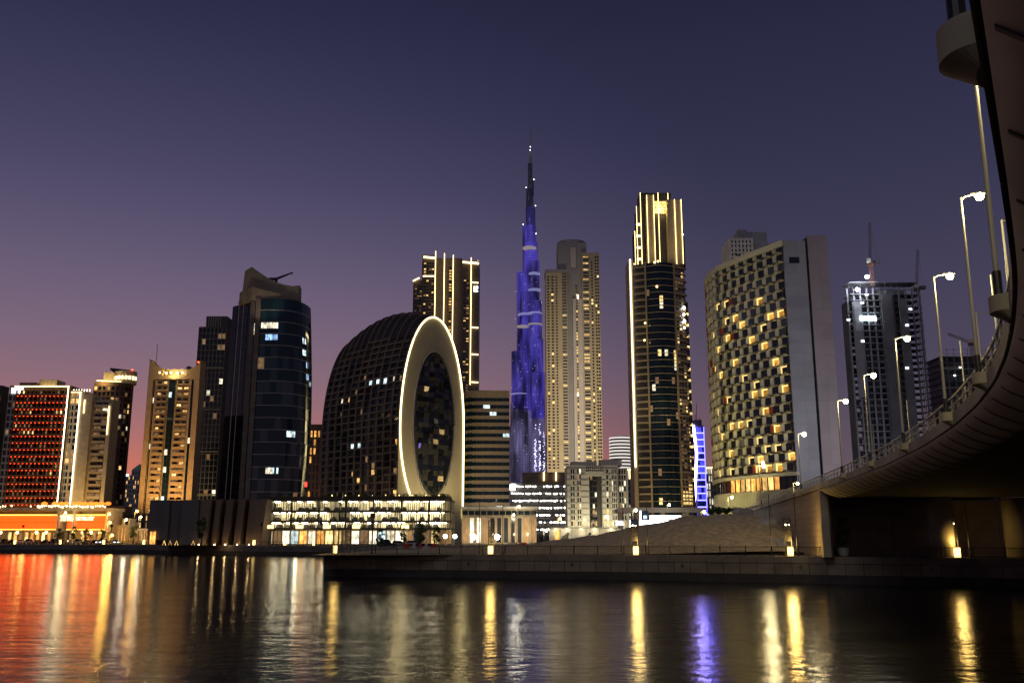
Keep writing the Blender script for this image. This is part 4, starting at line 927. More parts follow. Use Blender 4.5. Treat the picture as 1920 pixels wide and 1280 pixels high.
# ================================================================== gold lined tower
e, X, Z = bld('gold_lined_tower', 'dark tower ribbed with long gold light lines behind the arched building', 835, 720, 720)
dk = mat('bronze_cladding', (.085, .065, .055), .45, .45, .15)
def blk(nm, pa, pb, py, y0, y1, m=dk): o = MB().box(X(pa, py), X(pb, py), y0, y1, 0, Z(py)); o.build(nm, m, e)
blk('wall', 773, 790, 520, 8, 24); blk('wall', 791.3, 815, 477, 2, 26); blk('wall', 815.2, 866, 484, 0, 26); blk('wall', 866.2, 898, 490, -2, 26)
for px, t, b in ((817.5, 473, 600), (834, 477, 640), (850.5, 480, 680), (884, 485, 722)): strip(e, (X(px, t), -3.0, Z(b)), (X(px, t), -3.0, Z(t)), S_gold, .7)
for py in (494, 531, 615, 665, 717): strip(e, (X(884, py), -3.0, Z(py)), (X(897, py), -3.0, Z(py + 1)), S_gold, 1.0)
strip(e, (X(868, 493), -2.8, Z(493)), (X(898, 496), -2.8, Z(496)), S_gold, 1.5); strip(e, (X(794, 481), 1, Z(481)), (X(815, 483), 1, Z(483)), S_gold, 1.6); strip(e, (X(793, 517), 1, Z(517)), (X(815, 517), 1, Z(517)), S_gold, 1.1)
strip(e, (X(773, 523), 6, Z(523)), (X(785, 517), 6, Z(517)), S_gold, 1.2)
for (pa, pb, n_, top, yy, sd) in ((841, 847, 1, 500, 0, 1), (869, 880, 2, 525, -2, 2), (793, 813, 4, 490, 2, 3), (775, 789, 3, 530, 8, 4)):
    P = Face([(X(pa, 560), yy - .05), (X(pb, 560), yy - .05)]); facade(e, P, 0, P.L, n_, Z(735), Z(top), 44, dk, chooser([(3, L_warm), (2, L_dim), (2, glass)] if sd == 1 else [(9, glass), (2, L_dim), (1, L_warm)] , 90 + sd), .5, 1.2, .5, False)
mb = MB(); mb.box(X(889, 545), X(896, 545), -2.4, -2.05, Z(548), Z(546)); mb.box(X(889, 540), X(891, 540), -2.4, -2.05, Z(545), Z(538)); mb.box(X(893, 540), X(896, 540), -2.4, -2.05, Z(543), Z(538)); mb.build('roof_sign', S_cool, e)
strip(e, (X(896, 490), 2, Z(490)), (X(896, 488), 2, Z(487)), S_white, .8, 'roof_light')

# ================================================================== striped office block with a rounded corner
e, X, Z = bld('striped_office', 'rounded office block with alternating beige bands and dark ribbon windows', 905, 990, 560)
x0, x1 = X(866, 800), X(955, 760); out = [(x0 - 1, 22)] + [(x0 + 9 - 10 * math.cos(a), 10 - 10 * math.sin(a)) for a in (0.2, .6, 1.0, 1.35, 1.57)] + [(x0 + 13, -.2), (x1 - 8, 0), (x1, .8)]
P = Face(out); zt = Z(742)
MB().prism([(a, b + .5) for a, b in out] + [(x1, 26), (x0, 26)], 0, zt).build('core', dark_r, e)
bandm = mat('beige_band', (.36, .29, .20), .7, .3, .08)
nb = 19; zb0 = Z(1000)
for j in range(nb + 1):
    z = zb0 + (zt - zb0) * j / nb; h = (zt - zb0) / nb
    mb = MB(); P.strip(mb, 0, P.L, z - h * .28, z + h * .22 if j < nb else z + h * .75, -.4, .35, 0, 16); mb.build('band', bandm, e)
r = random.Random(14)
facade(e, P, 0, P.L, 12, zb0, zt, nb, bandm, lambda i, j: (L_cool if r.random() < .025 else L_white if r.random() < .01 else glass_b), .05, 1.6, .1, True, 'glazing_bars', .1)
MB().prism([(a * .98, b + 1.4) for a, b in out] + [(x1 - .6, 25), (x0 + 1, 25)], zt, Z(731)).build('roof_storey', bandm, e)
light(e, (X(915, 1000), -34, 3), 36000, (1, .78, .5), 1, 'SPOT', (X(910, 880), 0, 24), 90)  # added spot without fixture, lights the bands

# ================================================================== tapering supertall
e, X, Z = bld('supertall_tower', 'extremely tall stepped spire lit violet blue, soaring above everything', 990, 885, 1800)
def blue(name, col, s, hi):
    m = em(name, col, s, False); t = m.node_tree; b = t.nodes['Principled BSDF']; b.inputs['Base Color'].default_value = (.05, .05, .09, 1); b.inputs['Roughness'].default_value = .25
    g = t.nodes.new('ShaderNodeNewGeometry'); sx = t.nodes.new('ShaderNodeSeparateXYZ'); t.links.new(g.outputs['Position'], sx.inputs[0])
    mp = t.nodes.new('ShaderNodeMapping'); mp.inputs['Scale'].default_value = (.07, .05, .014); n = t.nodes.new('ShaderNodeTexNoise'); n.inputs['Scale'].default_value = 1; n.inputs['Detail'].default_value = 2
    t.links.new(g.outputs['Position'], mp.inputs[0]); t.links.new(mp.outputs[0], n.inputs[0])
    w = t.nodes.new('ShaderNodeMath'); w.operation = 'SINE'; k = t.nodes.new('ShaderNodeMath'); k.operation = 'MULTIPLY'; k.inputs[1].default_value = 6.283 / 4.2; t.links.new(sx.outputs[2], k.inputs[0]); t.links.new(k.outputs[0], w.inputs[0])
    r1 = t.nodes.new('ShaderNodeMapRange'); r1.inputs[1].default_value = .35; r1.inputs[2].default_value = .68; r1.inputs[3].default_value = s * .12; r1.inputs[4].default_value = s * hi; t.links.new(n.outputs[0], r1.inputs[0])
    r2 = t.nodes.new('ShaderNodeMapRange'); r2.inputs[1].default_value = -1; r2.inputs[3].default_value = .45; r2.inputs[4].default_value = 1.35; t.links.new(w.outputs[0], r2.inputs[0])
    mu = t.nodes.new('ShaderNodeMath'); mu.operation = 'MULTIPLY'; t.links.new(r1.outputs[0], mu.inputs[0]); t.links.new(r2.outputs[0], mu.inputs[1]); t.links.new(mu.outputs[0], b.inputs['Emission Strength']); return m
B_hi = blue('led_facade_deep_blue', (.085, .06, .55), .42, 2.0); B_lo = blue('led_facade_violet', (.24, .20, .46), .36, 1.5); B_top = blue('led_facade_navy', (.04, .04, .14), .22, 1.2)
B_mid = blue('led_facade_dusk_blue', (.05, .045, .34), .34, 1.5)
tiers = [(957, 990, 885, 757, B_lo, -20), (959, 990, 757, 661, B_hi, -22), (990, 1022, 885, 775, B_lo, -30), (991, 1021, 775, 702, B_hi, -31), (969, 1001, 661, 511, B_hi, -10), (990, 1015.5, 702, 568, B_hi, -24), (988, 1011, 568, 491, B_hi, -16), (980, 1005, 511, 422, B_hi, -5), (990, 1005, 491, 439, B_hi, -10), (986, 1003.6, 439, 387, B_mid, -4), (986.5, 1000, 387, 353, B_top, 0), (990, 1001, 353, 338, B_top, 0), (990, 998, 338, 305, B_top, 2), (964, 992, 757, 700, B_hi, -26), (1000, 1018, 775, 640, B_hi, -27), (974, 996, 600, 548, B_hi, -18), (983, 1008, 511, 455, B_hi, -12), (955.5, 972, 885, 800, B_lo, -16), (1010, 1023, 885, 820, B_lo, -22)]
for a, b, pb, pt, m, yo in tiers:
    x0, x1 = X(a, (pb + pt) / 2), X(b, (pb + pt) / 2); rr = (x1 - x0) / 2; mb = MB(); mb.cyl((x0 + x1) / 2, yo + rr, 0 if pb == 885 else Z(pb + 12), Z(pt), rr, 18); mb.build('tier', m, e, True)
    for k in range(9):
        an = math.pi + math.pi * (k + .5) / 9; cx_ = (x0 + x1) / 2
        MB().tube([(cx_ + rr * 1.01 * math.cos(an), yo + rr + rr * 1.01 * math.sin(an), Z(pb) if pb < 885 else 0), (cx_ + rr * 1.01 * math.cos(an), yo + rr + rr * 1.01 * math.sin(an), Z(pt) + 1)], .32, 3).build('fin', steel, e)
mb = MB(); mb.tube([(X(994.5, 305), 4, Z(306)), (X(994.5, 290), 4, Z(288)), (X(994.8, 270), 4, Z(270)), (X(995, 238), 4, Z(238))], [3.0, 2.0, 1.3, .5], 8); mb.build('spire', steel, e)
S_bl = em('tower_band_light', (.5, .5, 1), .35, False); S_bw = em('tower_warm_band', (.8, .68, .6), .3, False)
for a, b, py, m in ((958, 990, 741, S_bl), (990, 1014, 548, S_bl), (990, 1015, 591, S_bl), (971, 1000, 593, S_bl), (990, 1016, 612, S_bw), (980, 1005, 470, S_bw), (991, 1011, 518, S_bl), (969, 990, 616, S_bw)):
    x0, x1 = X(a, py), X(b, py); rr = (x1 - x0) / 2 * 1.02; mb = MB(); mb.cyl((x0 + x1) / 2, -30 + rr, Z(py + 1), Z(py - .8), rr, 18); mb.build('light_band', m, e)
for px, py in ((986.5, 353), (1004, 387), (1001, 338), (994, 283), (994.5, 277), (1005, 439), (981, 422), (1015, 568), (1011, 515)): MB().ball((X(px, py), -4, Z(py)), .8).build('step_lamp', S_cool, e)
r = random.Random(31); mb = MB()
for k in range(150):
    px = r.choice((1003, 1011, 1019)) + r.gauss(0, 1.0); py = 885 - abs(r.gauss(0, 1)) * 36; mb.ball((X(px, py), -33.5, Z(py)), .5 + .6 * r.random(), 5, 3)
mb.build('sparkle_lamp', em('sparkle_lamps', (.75, .7, 1), 2.5, False), e, kind='stuff')
mb = MB()
for k in range(90): px = r.uniform(959, 1014); py = r.uniform(520, 870); mb.ball((X(px, py), -34, Z(py)), .35 + .3 * r.random(), 5, 3)
mb.build('sparkle_lamp', em('sparkle_lamps_dim', (.8, .8, 1), .8, False), e, kind='stuff')

# ================================================================== beige twin winged tower
e, X, Z = bld('winged_tower', 'tall beige tower with a grey core between two windowed wings', 1074, 885, 850)
tb = mat('tower_sand', (.42, .35, .23), .7, .3, .08, .1); tg = mat('tower_grey', (.27, .26, .27), .7, .3, .08, .1); tl = mat('tower_pale', (.46, .42, .40), .7, .3, .06, .1)
def blk(nm, pa, pb, py, y0, y1, m, pq=None): MB().box(X(pa, py), X(pb, py), y0, y1, 0, Z(py)).build(nm, m, e)
blk('wing', 1023, 1063, 512, -2, 22, tb); blk('core', 1046, 1100, 452, 4, 30, tg); blk('wing', 1090, 1123, 474, -1, 22, tb)
x0, x1 = X(1046, 450), X(1100, 450); mb = MB(); mb.cyl((x0 + x1) / 2, 17, Z(452), Z(446), (x1 - x0) / 2, 20); mb.build('core_top', tg, e)
MB().box(X(1022, 510), X(1063, 510), -2.4, 20, Z(512), Z(506)).build('roof_frame', tg, e)
blk('bay', 1074, 1092, 560, 0, 3.9, tl)
rc = random.Random(4)
for (pa, pb, n_, t_, sd, yy) in ((1025, 1030, 1, 518, 1, -2), (1033, 1038, 1, 518, 2, -2), (1041, 1045, 1, 518, 3, -2), (1053, 1062, 1, 512, 4, -2), (1079, 1083, 1, 540, 5, 0), (1092, 1103, 1, 480, 6, -1), (1107, 1111, 1, 490, 7, -1), (1114, 1122, 2, 480, 8, -1)):
    P = Face([(X(pa, t_), yy), (X(pb, t_), yy)]); spec = [(13, glass), (1, L_gold)] if sd not in (5, 6) else [(4, glass), (1.6, L_gold), (1, L_warm)]
    facade(e, P, 0, P.L, n_, Z(880), Z(t_), 64, tb, chooser(spec, 120 + sd), .5, 1.3, .5, False)
    if sd in (4, 6):
        mb = MB()
        for j in range(64): z = Z(880) + (Z(t_) - Z(880)) * j / 64; P.bar(mb, .2, P.L - .2, z, z + .9, .1, 1.8)
        mb.build('balcony', tg, e, kind='stuff')
for py in (555, 558, 740): MB().box(X(1082, py), X(1085, py), -.9, -.2, Z(py + 2), Z(py - 2)).build('bay_lamp', em('bay_lamps', (1, .9, .7), 3, False), e)
MB().box(X(1070, 470), X(1080, 470), 2.5, 3.9, Z(500), Z(462)).build('core_panel', tl, e)
for px, c in ((1030, (1, .80, .48)), (1084, (.95, .88, .8)), (1118, (1, .78, .42))):
    for hz, pw in ((6, 150000), (60, 150000)): light(e, (X(px, 885), -170, hz), pw * 1.6, c, 3, 'SPOT', (X(px, 885) * .9, 0, 60 + hz), 75)  # added spots hung unseen before the tower for an even wash

# ================================================================== striped far block
e, X, Z = bld('banded_far_tower', 'small distant rounded tower of bright white floor bands', 1166, 878, 1050)
x0, x1 = X(1146, 850), X(1188, 850); rr = (x1 - x0) / 2
MB().cyl(0, rr * .6, 0, Z(822), rr, 24).build('core', glass_g, e)
for j in range(11): mb = MB(); z = Z(884) + (Z(822) - Z(884)) * j / 10; mb.cyl(0, rr * .6, z, z + 1.7, rr * 1.03, 24); mb.build('band', em('floor_band_glow', (1, .93, .85), .75, False), e)
MB().cyl(0, rr * .6, Z(822), Z(816), rr * .7, 20).build('roof_storey', grey, e)

# ================================================================== lit car park behind
e, X, Z = bld('open_car_park', 'open concrete car park dotted with white lamps below the violet spire', 1008, 1000, 480)
x0, x1 = X(958, 950), X(1062, 950); lv = [Z(1003) + (Z(908) - Z(1003)) * k / 7 for k in range(8)]
for z in lv: MB().box(x0, x1, 0, 22, z - .3, z + .3).build('floor_slab', conc, e); MB().box(x0, x1, -.15, 0, z + .3, z + .75).build('rail_wall', conc, e)
for k in range(9): x = x0 + (x1 - x0) * k / 8; MB().box(x - .3, x + .3, .05, .7, 0, lv[-1]).build('column', conc, e)
MB().box(x0, x1, 14, 22, 0, lv[-1]).build('back_wall', grey, e)
mb = MB(); r = random.Random(6)
for k in range(7):
    for i in range(30):
        if r.random() < .82: mb.ball((x0 + (x1 - x0) * (i + r.random() * .6) / 30, 1.5 + 6 * r.random(), lv[k + 1] - .75), .28 + .14 * r.random(), 6, 4)
mb.build('ceiling_lamp', em('ceiling_lamps', (1, .93, .78), 14), e, kind='stuff')
MB().box(X(980, 905), x1, 3, 20, lv[-1] + .31, Z(884)).build('roof_block', mat('brown_panel', (.16, .12, .09)), e)
for px in (1020, 1043): strip(e, (X(px, 900), 2.5, Z(900)), (X(px, 885), 2.5, Z(884)), S_gold, .8)
MB().box(X(956, 915), X(966, 915), -1, -.6, Z(918), Z(908)).build('white_sign', em('white_sign_big', (.9, .95, 1), 12), e)

# ================================================================== white stepped block with a tall recess
e, X, Z = bld('white_block', 'white stepped apartment block with a tall dark central recess', 1120, 985, 410)
wr = mat('white_cladding', (.50, .48, .42), .7, .3, .06, .3)
def blk(nm, pa, pb, py, y0, y1, m=wr, base=0): MB().box(X(pa, py), X(pb, py), y0, y1, base, Z(py)).build(nm, m, e)
blk('wall', 1063, 1104, 872, 0, 18); blk('wall', 1128, 1158, 872, 0, 18); blk('wall', 1158.1, 1178, 876, 3, 18); blk('recess', 1104.1, 1127.9, 880, 2.5, 18, dark_r)
MB().box(X(1096, 880), X(1134, 880), -.6, 2.4, Z(892), Z(872)).build('bridge_beam', wr, e); MB().box(X(1072, 870), X(1120, 870), 3, 14, Z(872), Z(864)).build('roof_storey', wr, e); MB().box(X(1128, 870), X(1168, 870), 4, 14, Z(872), Z(860)).build('roof_storey', wr, e)
for (pa, pb, n_, yy, sd, sp_) in ((1070, 1078, 2, 0, 1, .3), (1082, 1090, 2, 0, 2, .3), (1108, 1120, 3, 2.5, 3, .1), (1136, 1142, 1, 0, 4, .5), (1147, 1157, 3, 0, 5, .3), (1162, 1176, 3, 3, 6, .4)):
    P = Face([(X(pa, 930), yy), (X(pb, 930), yy)]); facade(e, P, 0, P.L, n_, 2, Z(878), 12, wr if sd != 3 else dark_r, chooser([(8, glass), (1, L_dim), (1, L_white)] if sd != 4 else [(4, glass), (2, L_white), (2, L_warm)], 140 + sd), sp_, .55, .35)
for j in range(13):
    z = 2 + (Z(878) - 2) * j / 12; MB().box(X(1063, 930) - .1, X(1104, 930), -.3, -.01, z - .12, z + .12).build('floor_line', grey, e); MB().box(X(1128, 930), X(1158, 930), -.3, -.01, z - .12, z + .12).build('floor_line', grey, e)
P = Face([(X(1098, 885), -.6), (X(1132, 885), -.6)]); facade(e, P, 0, P.L, 9, Z(884), Z(874), 2, wr, chooser([(1, glass)], 1), .2, .3, .2)
for px in (1075, 1100, 1130, 1150): light(e, (X(px, 985), -14, 3), 5500, (1, .88, .55), .6)

# ================================================================== tall tower with a lit crown
e, X, Z = bld('crowned_tower', 'very tall balconied tower with bowed glass floors and gold lit crown', 1243, 945, 560)
cream = mat('cream_cladding', (.40, .32, .20), .7, .3, .08); zs = Z(494)
x0, x1 = X(1193, 700), X(1297, 740); cx = X(1243, 700)
xgl, xgr = X(1216, 700), X(1270, 700)
pln = [(x0, 2.5), (xgl, 0)] + [(xgl + (xgr - xgl) * k / 8, -3.2 * math.sin(math.pi * k / 8)) for k in range(1, 8)] + [(xgr, 0), (x1 - 2, 4.5), (x1, 8)]
P = Face(pln); MB().prism([(a, b + .8) for a, b in pln] + [(x1, 26), (x0, 26)], 0, zs).build('core', dark_r, e)
nf = 40; uL = (Vector(pln[1]) - Vector(pln[0])).length; uR = P.L - (Vector(pln[-1]) - Vector(pln[-2])).length - (Vector(pln[-2]) - Vector(pln[-3])).length
r = random.Random(17)
for j in range(nf):
    z = zs * (j + .5) / nf; h = zs / nf; mb = MB()
    P.strip(mb, uL, uR, z - .17, z + .17, -.8, .6, 0, 9); mb.build('floor_slab', cream, e)
    mb = MB(); P.bar(mb, .3, uL, z - .45, z + .55, -.8, .5); P.bar(mb, 2.0, uL + .8, z + .55, z + .62, .3, .55); mb.build('balcony', cream, e)
    mb = MB(); P.strip(mb, uR + .5, P.L - .2, z - .3, z + .75, -.8, .9 + .4 * (j % 2), 0, 3); mb.build('balcony', cream, e)
facade(e, P, uL, uR, 9, 0, zs, nf, black_m, chooser([(40, glass_b), (.9, L_dim), (.9, L_white), (.4, L_gold)], 150), .06, .3, .1, False, 'glazing_bars', -.1)
facade(e, P, uR + .6, P.L - .3, 4, 0, zs, nf, cream, chooser([(6, glass), (2, L_dim), (1.6, L_gold)], 151), .7, .8, .2, False, 'bay_frame', -.2)
for a in (uL, uR): mb = MB(); P.bar(mb, a - .5, a + .5, 0, zs + 1, -.5, .75); mb.build('pier', cream, e)
MB().box(x0 - 2.4, x0 - .1, 3, 20, 0, Z(484)).build('side_pier', cream, e); strip(e, (x0 - 1.6, 2.4, Z(875)), (x0 - 1.6, 2.4, Z(484)), S_white, .8)
MB().box(x1 + .05, x1 + 1.6, 9, 22, 0, Z(560)).build('side_pier', dark_r, e)
for k in range(16): MB().box(x1 + .1, x1 + 1.5, 8.4, 8.9, Z(900 - k * 21), Z(899 - k * 21) + 1.2).build('side_lamp', L_gold, e)
# crown
def cb(nm, pa, pb, pt, y0, y1, m): MB().box(X(pa, 430), X(pb, 430), y0, y1, zs + .1, Z(pt)).build(nm, m, e)
cb('crown_core', 1200, 1281, 378, 9, 24, dark_r); cb('crown_core', 1206, 1266, 350, 11, 23, dark_r); cb('crown_pier', 1215, 1229, 362, 3, 8.9, cream); cb('crown_pier', 1254, 1280, 371, 3, 8.9, cream); cb('crown_shoulder', 1193, 1200, 425, 9, 20, dark_r); cb('crown_shoulder', 1281.1, 1288, 436, 9, 20, dark_r)
for px, t in ((1215.5, 363), (1228.5, 363), (1240, 352), (1268, 371), (1280.5, 371), (1198, 378), (1193.5, 425), (1190.5, 486), (1259, 353), (1206, 352)): strip(e, (X(px, 430), 2.6 if px in (1215.5, 1228.5, 1268, 1280.5) else 8.5, zs + .6), (X(px, 430), 2.6 if px in (1215.5, 1228.5, 1268, 1280.5) else 8.5, Z(t)), S_gold, .36)
P4 = Face([(X(1229, 380), 8.9), (X(1254, 380), 8.9)]); facade(e, P4, .3, P4.L - .3, 6, Z(392), Z(368), 4, cream, chooser([(1, L_gold), (1, em('crown_glow', (1, .68, .16), 3))], 152), .3, .4, .4)
light(e, (X(1241, 380), 6, Z(385)), 2500, (1, .75, .25), .4)
for k in range(4): MB().box(X(1197, 430), X(1205, 430), 8.2, 8.9, Z(480 - k * 22), Z(479 - k * 22) + .8).build('crown_lamp', S_gold, e)
for px, py in ((1226, 495), (1232, 493), (1208, 608), (1207, 640), (1230, 540), (1282, 436)): MB().ball((X(px, py), -3.6 if px < 1260 else 4, Z(py)), .6).build('terrace_lamp', S_lampy, e)
mb = MB()
for k in range(4): z = Z(612) + k * 4.2; mb.ball((X(1284.5, 600), 3.2, z), 1.1 if k % 2 else .8, 6, 4)
mb.build('light_sign', em('white_light_sign', (.85, .92, 1), 9), e)
for px, c, hz in ((1205, (1, .75, .38), 5), (1280, (1, .72, .3), 5), (1235, (1, .78, .42), 60)): light(e, (X(px, 945), -32, hz), 19000, c, 2, 'SPOT', (X(px, 945), 0, 55 + hz), 115)  # unseen spots added to light the balconies and slabs
light(e, (X(1241, 480), -16, zs + 2), 5000, (1, .8, .45), 1, 'SPOT', (X(1245, 400), 6, Z(420)), 100)  # another added spot, no fixture, for the crown piers

# ================================================================== blue lit tower
e, X, Z = bld('blue_lit_tower', 'slender tower outlined in glowing blue with a white edge line', 1312, 945, 640)
x0, x1 = X(1303, 850), X(1322, 850); MB().box(x0, x1, .6, 12, 0, Z(797)).build('wall', dark_r, e)
S_blue = em('blue_glow', (.10, .09, 1), 9)
for j in range(16): z = 4 + (Z(800) - 4) * j / 16; MB().box(x0 + .5, x1 - .2, -.4, .55, z, z + .75).build('light_band', S_blue, e)
P = Face([(x0, .6), (x1, .6)]); facade(e, P, 0, P.L, 4, 4, Z(800), 16, dark_r, chooser([(3, em('blue_window', (.08, .09, .9), .9, False)), (2, glass_b)], 160), .2, .4, .2, False)
MB().tube([(X(1300, 800), -.6, Z(797)), (X(1306, 850), -.6, Z(850)), (X(1302, 947), -.6, Z(947))], .75, 5).build('edge_light', em('violet_edge_light', (.38, .30, 1), 40), e)
strip(e, (x1 - .3, -.4, 4), (x1 - .3, -.4, Z(800)), S_blue, .5, 'edge_light')
for px, t in ((1309, 755), (1306, 775), (1314, 780)): MB().tube([(X(px, 797), 5, Z(798)), (X(px, 770), 5, Z(t))], .22, 4).build('mast', black_m, e)
MB().box(x0 + 1, x1 - 1, 2, 10, Z(797), Z(786)).build('roof_storey', dark_r, e)
e, X, Z = bld('dim_office', 'dim grey office block with sparse lamps beside the blue lit tower', 1338, 945, 700)
MB().box(X(1324, 900), X(1345, 900), .5, 14, 0, Z(872)).build('wall', grey, e); P = Face([(X(1324, 900), .5), (X(1345, 900), .5)]); facade(e, P, 0, P.L, 5, 3, Z(875), 9, grey, chooser([(3, glass), (2, L_white)], 171), .7, 1.2, .3, False)
strip(e, (X(1324, 876), -.2, Z(876)), (X(1345, 876), -.2, Z(876)), S_gold, .7)
e, X, Z = bld('lamp_dotted_block', 'low grey block dotted with lamps and a gold roof line beside the white block', 1183, 960, 620)
MB().box(X(1168, 900), X(1200, 900), .5, 14, 0, Z(880)).build('wall', grey, e); P = Face([(X(1168, 900), .5), (X(1196, 900), .5)]); facade(e, P, 0, P.L, 6, 3, Z(885), 10, grey, chooser([(2, glass), (2, L_white)], 172), .8, 1.2, .3, False)
strip(e, (X(1168, 880), -.3, Z(880)), (X(1192, 880), -.3, Z(880)), S_gold, .9); strip(e, (X(1180, 882), -.3, Z(897)), (X(1180, 882), -.3, Z(882)), S_gold, .9)

# ================================================================== honeycomb building
YH = 250
e, X, Z = bld('honeycomb_building', 'tall building with staggered honeycomb concrete windows and a blank grey flank', 1492, 930, YH)
hx0, hy0 = e.location.x, YH
pl3 = [(xx(px, py, Y) - hx0, Y - YH) for px, py, Y in ((1325, 530, 298), (1326, 526, 291), (1331, 519, 284), (1345, 508, 276.5), (1372, 494, 270), (1400, 480, 263.5), (1435, 468, 256.8), (1471, 455, 250))]
PH = Face(pl3); zt = Z(455); zb = Z(889); HP = 24; HC = max(10, round(PH.L / 3.95)); hp = PH.L / HC; hh = (zt - zb - 1.0) / HP
xr = X(1471, 455)
body = pl3 + [(xr + 6.5, .6), (xr + 6.5, 30), (pl3[0][0] + 14, 52)]
MB().prism([(a + .9, b + .9) for a, b in pl3] + [(xr + 1.0, 30), (pl3[0][0] + 14, 52)], 0, zt - .2).build('core', concd, e)
hexm = mat('honeycomb_concrete', (.54, .49, .33), .75, .3, .07, .3); hexs = mat('honeycomb_shaded_facet', (.22, .17, .12), .75, .3, .1); hexr = mat('red_reveal', (.30, .04, .015), .6, .3, .05)  # second tone darkens the lower facets, shading put into the colour
def cell(red):
    mb = MB(); w, h = hp, hh; d = .75
    ot = [(-w / 2, -h / 3), (0, -2 * h / 3), (w / 2, -h / 3), (w / 2, h / 3), (0, 2 * h / 3), (-w / 2, h / 3)]
    iw, ih = .335 * w, .40 * h
    it = [(-iw, -ih), (0, -ih), (iw * 1.0, -ih), (iw * .78, ih), (0, ih), (-iw, ih)]
    n = 6; mb.v = [(a, -d, b) for a, b in ot] + [(a + .1, 0, b) for a, b in it]
    for i in range(6):
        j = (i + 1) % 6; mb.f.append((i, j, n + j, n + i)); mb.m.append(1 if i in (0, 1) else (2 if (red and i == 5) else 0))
    return mb.mesh('honeycomb_frame', [hexm, hexs, hexr])
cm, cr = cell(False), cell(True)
rowlit = {4: [3, 4], 5: [1, 8], 6: [5, 0], 7: [2, 6, 9], 8: [4], 9: [0, 3, 7], 10: [8], 11: [5, 2], 12: [3, 9], 13: [6], 14: [1, 7], 15: [4, 8], 16: [2], 17: [0, 8], 18: [5, 6], 19: [3, 9], 20: [1, 7], 21: [4, 8, 9], 22: [6, 10], 23: [2, 7, 8, 9]}
def wpane(m, mats):   # window leaf of the cell: glass plus, when lit, a bright head and curtain edge
    mb = MB(); iw, ih = .33 * hp, .395 * hh
    mb.face([(-iw, 0, -ih), (iw, 0, -ih), (iw * .78, 0, ih), (-iw, 0, ih)], 0)
    if m: mb.box(-iw, iw * .76, -.10, -.04, ih * .62, ih * .95, 1); mb.box(-iw, -iw * .62, -.09, -.03, -ih * .9, ih * .6, 1); mb.box(-iw * .55, iw * .9, -.06, -.02, -ih * .5, -ih * .44, 2)
    return mb.mesh('honeycomb_window', mats)
wd = wpane(0, [glass]); wd2 = wpane(0, [glass_g]); wl = wpane(1, [lit('honey_room', (1, .50, .08), .55), em('honey_head', (1, .70, .22), 1.5, False), black_m]); wl2 = wpane(1, [glass, em('honey_edge', (1, .70, .22), 1.2, False), black_m])
r = random.Random(11)
for j in range(HP):
    z = zb + 1.0 + hh * (j + .5); top = HP - 1 - j
    for i in range(HC):
        u = hp * (i + (.5 if j % 2 else .25)) if top > 1 else hp * (i + .42)
        if u > PH.L - .3 * hp: u = PH.L - .42 * hp
        rz = PH.rz(u); loc = PH(u, z, 0)
        red = i < 3 and r.random() < .45 or r.random() < .04
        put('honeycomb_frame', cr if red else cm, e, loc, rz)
        li = (i - (HC - 11)) in rowlit.get(top, []) or (top > 3 and r.random() < .05)
        m = (wl if r.random() < .8 else wl2) if li else (wd2 if (top > 1 and top < 10 and r.random() < .7) else wd)
        put('window', m, e, PH(u, z, .03), rz)
mb = MB(); PH.strip(mb, 0, PH.L, zt - .8, zt + .7, -.3, 1.0, 0, 16); mb.build('parapet', hexm, e)
mb = MB(); PH.strip(mb, 0, PH.L, zb - .2, zb + .75, -.3, 1.05, 0, 16); mb.build('lower_band', hexm, e)
# glazed restaurant floor and slatted base
zg = Z(916)
n = 22
for i in range(n):
    u = PH.L * (i + .5) / n; pane(e, (L_or if i in (10, 11, 14, 15, 18) else L_warm if i in (12, 13, 16, 17) else glass), PH(u, (zg + zb) / 2, .05), PH.rz(u), PH.L / n - .25, zb - zg - .4, 'restaurant_window')
    mb = MB(); PH.bar(mb, u - PH.L / n / 2 - .1, u - PH.L / n / 2 + .1, zg, zb - .2, 0, .3); mb.build('mullion', black_m, e)
mb = MB(); PH.strip(mb, 0, PH.L, zg - .3, zg, -.3, .7, 0, 16); mb.build('ledge', hexm, e)
sl = MB().box(-.14, .14, -.5, 0, 0, zg - .35).mesh('base_slat', hexm)
for i in range(80): u = PH.L * (i + .5) / 80; put('base_slat', sl, e, PH(u, .05, .1), PH.rz(u))
# blank flank, dark slot and higher rear slab
fk = mat('flank_concrete', (.33, .33, .36), .85, .25, .10, .12, bump=.04); fk2 = mat('rear_slab_concrete', (.36, .31, .32), .85, .25, .10, .12, bump=.04)
xf1, xf2, xf3 = X(1509, 440), X(1513.5, 440), X(1549, 443)
MB().box(xr + 1.05, xf1, .8, 26, 0, zt + .6).build('flank_core', concd, e)
nzp = 26
for j in range(nzp):
    for (a, b) in ((xr - .4, xr + (xf1 - xr) * .52), (xr + (xf1 - xr) * .52 + .02, xf1)):
        z0, z1 = (zt + .7) * j / nzp, (zt + .7) * (j + 1) / nzp; MB().box(a, b, .2 + .012 * rnd.random(), .79, z0 + .012, z1 - .012).build('flank_panel', fk, e)
MB().box(X(1480, 490), X(1499, 490), .1, .19, Z(493), Z(482)).build('flank_window', glass, e)
MB().box(xf1 + .01, xf2, 1.6, 20, 0, zt + 1.5).build('slot_glazing', glass_b, e)
for k in range(24): MB().box(xf1 + .02, xf2 - .02, 1.3, 1.58, (zt) * k / 24, zt * k / 24 + .3).build('slot_transom', dark_r, e)
zs2 = Z(441)
MB().box(xf2 + .02, xf3, .5, 24, 0, zs2 - .2).build('slab_core', concd, e)
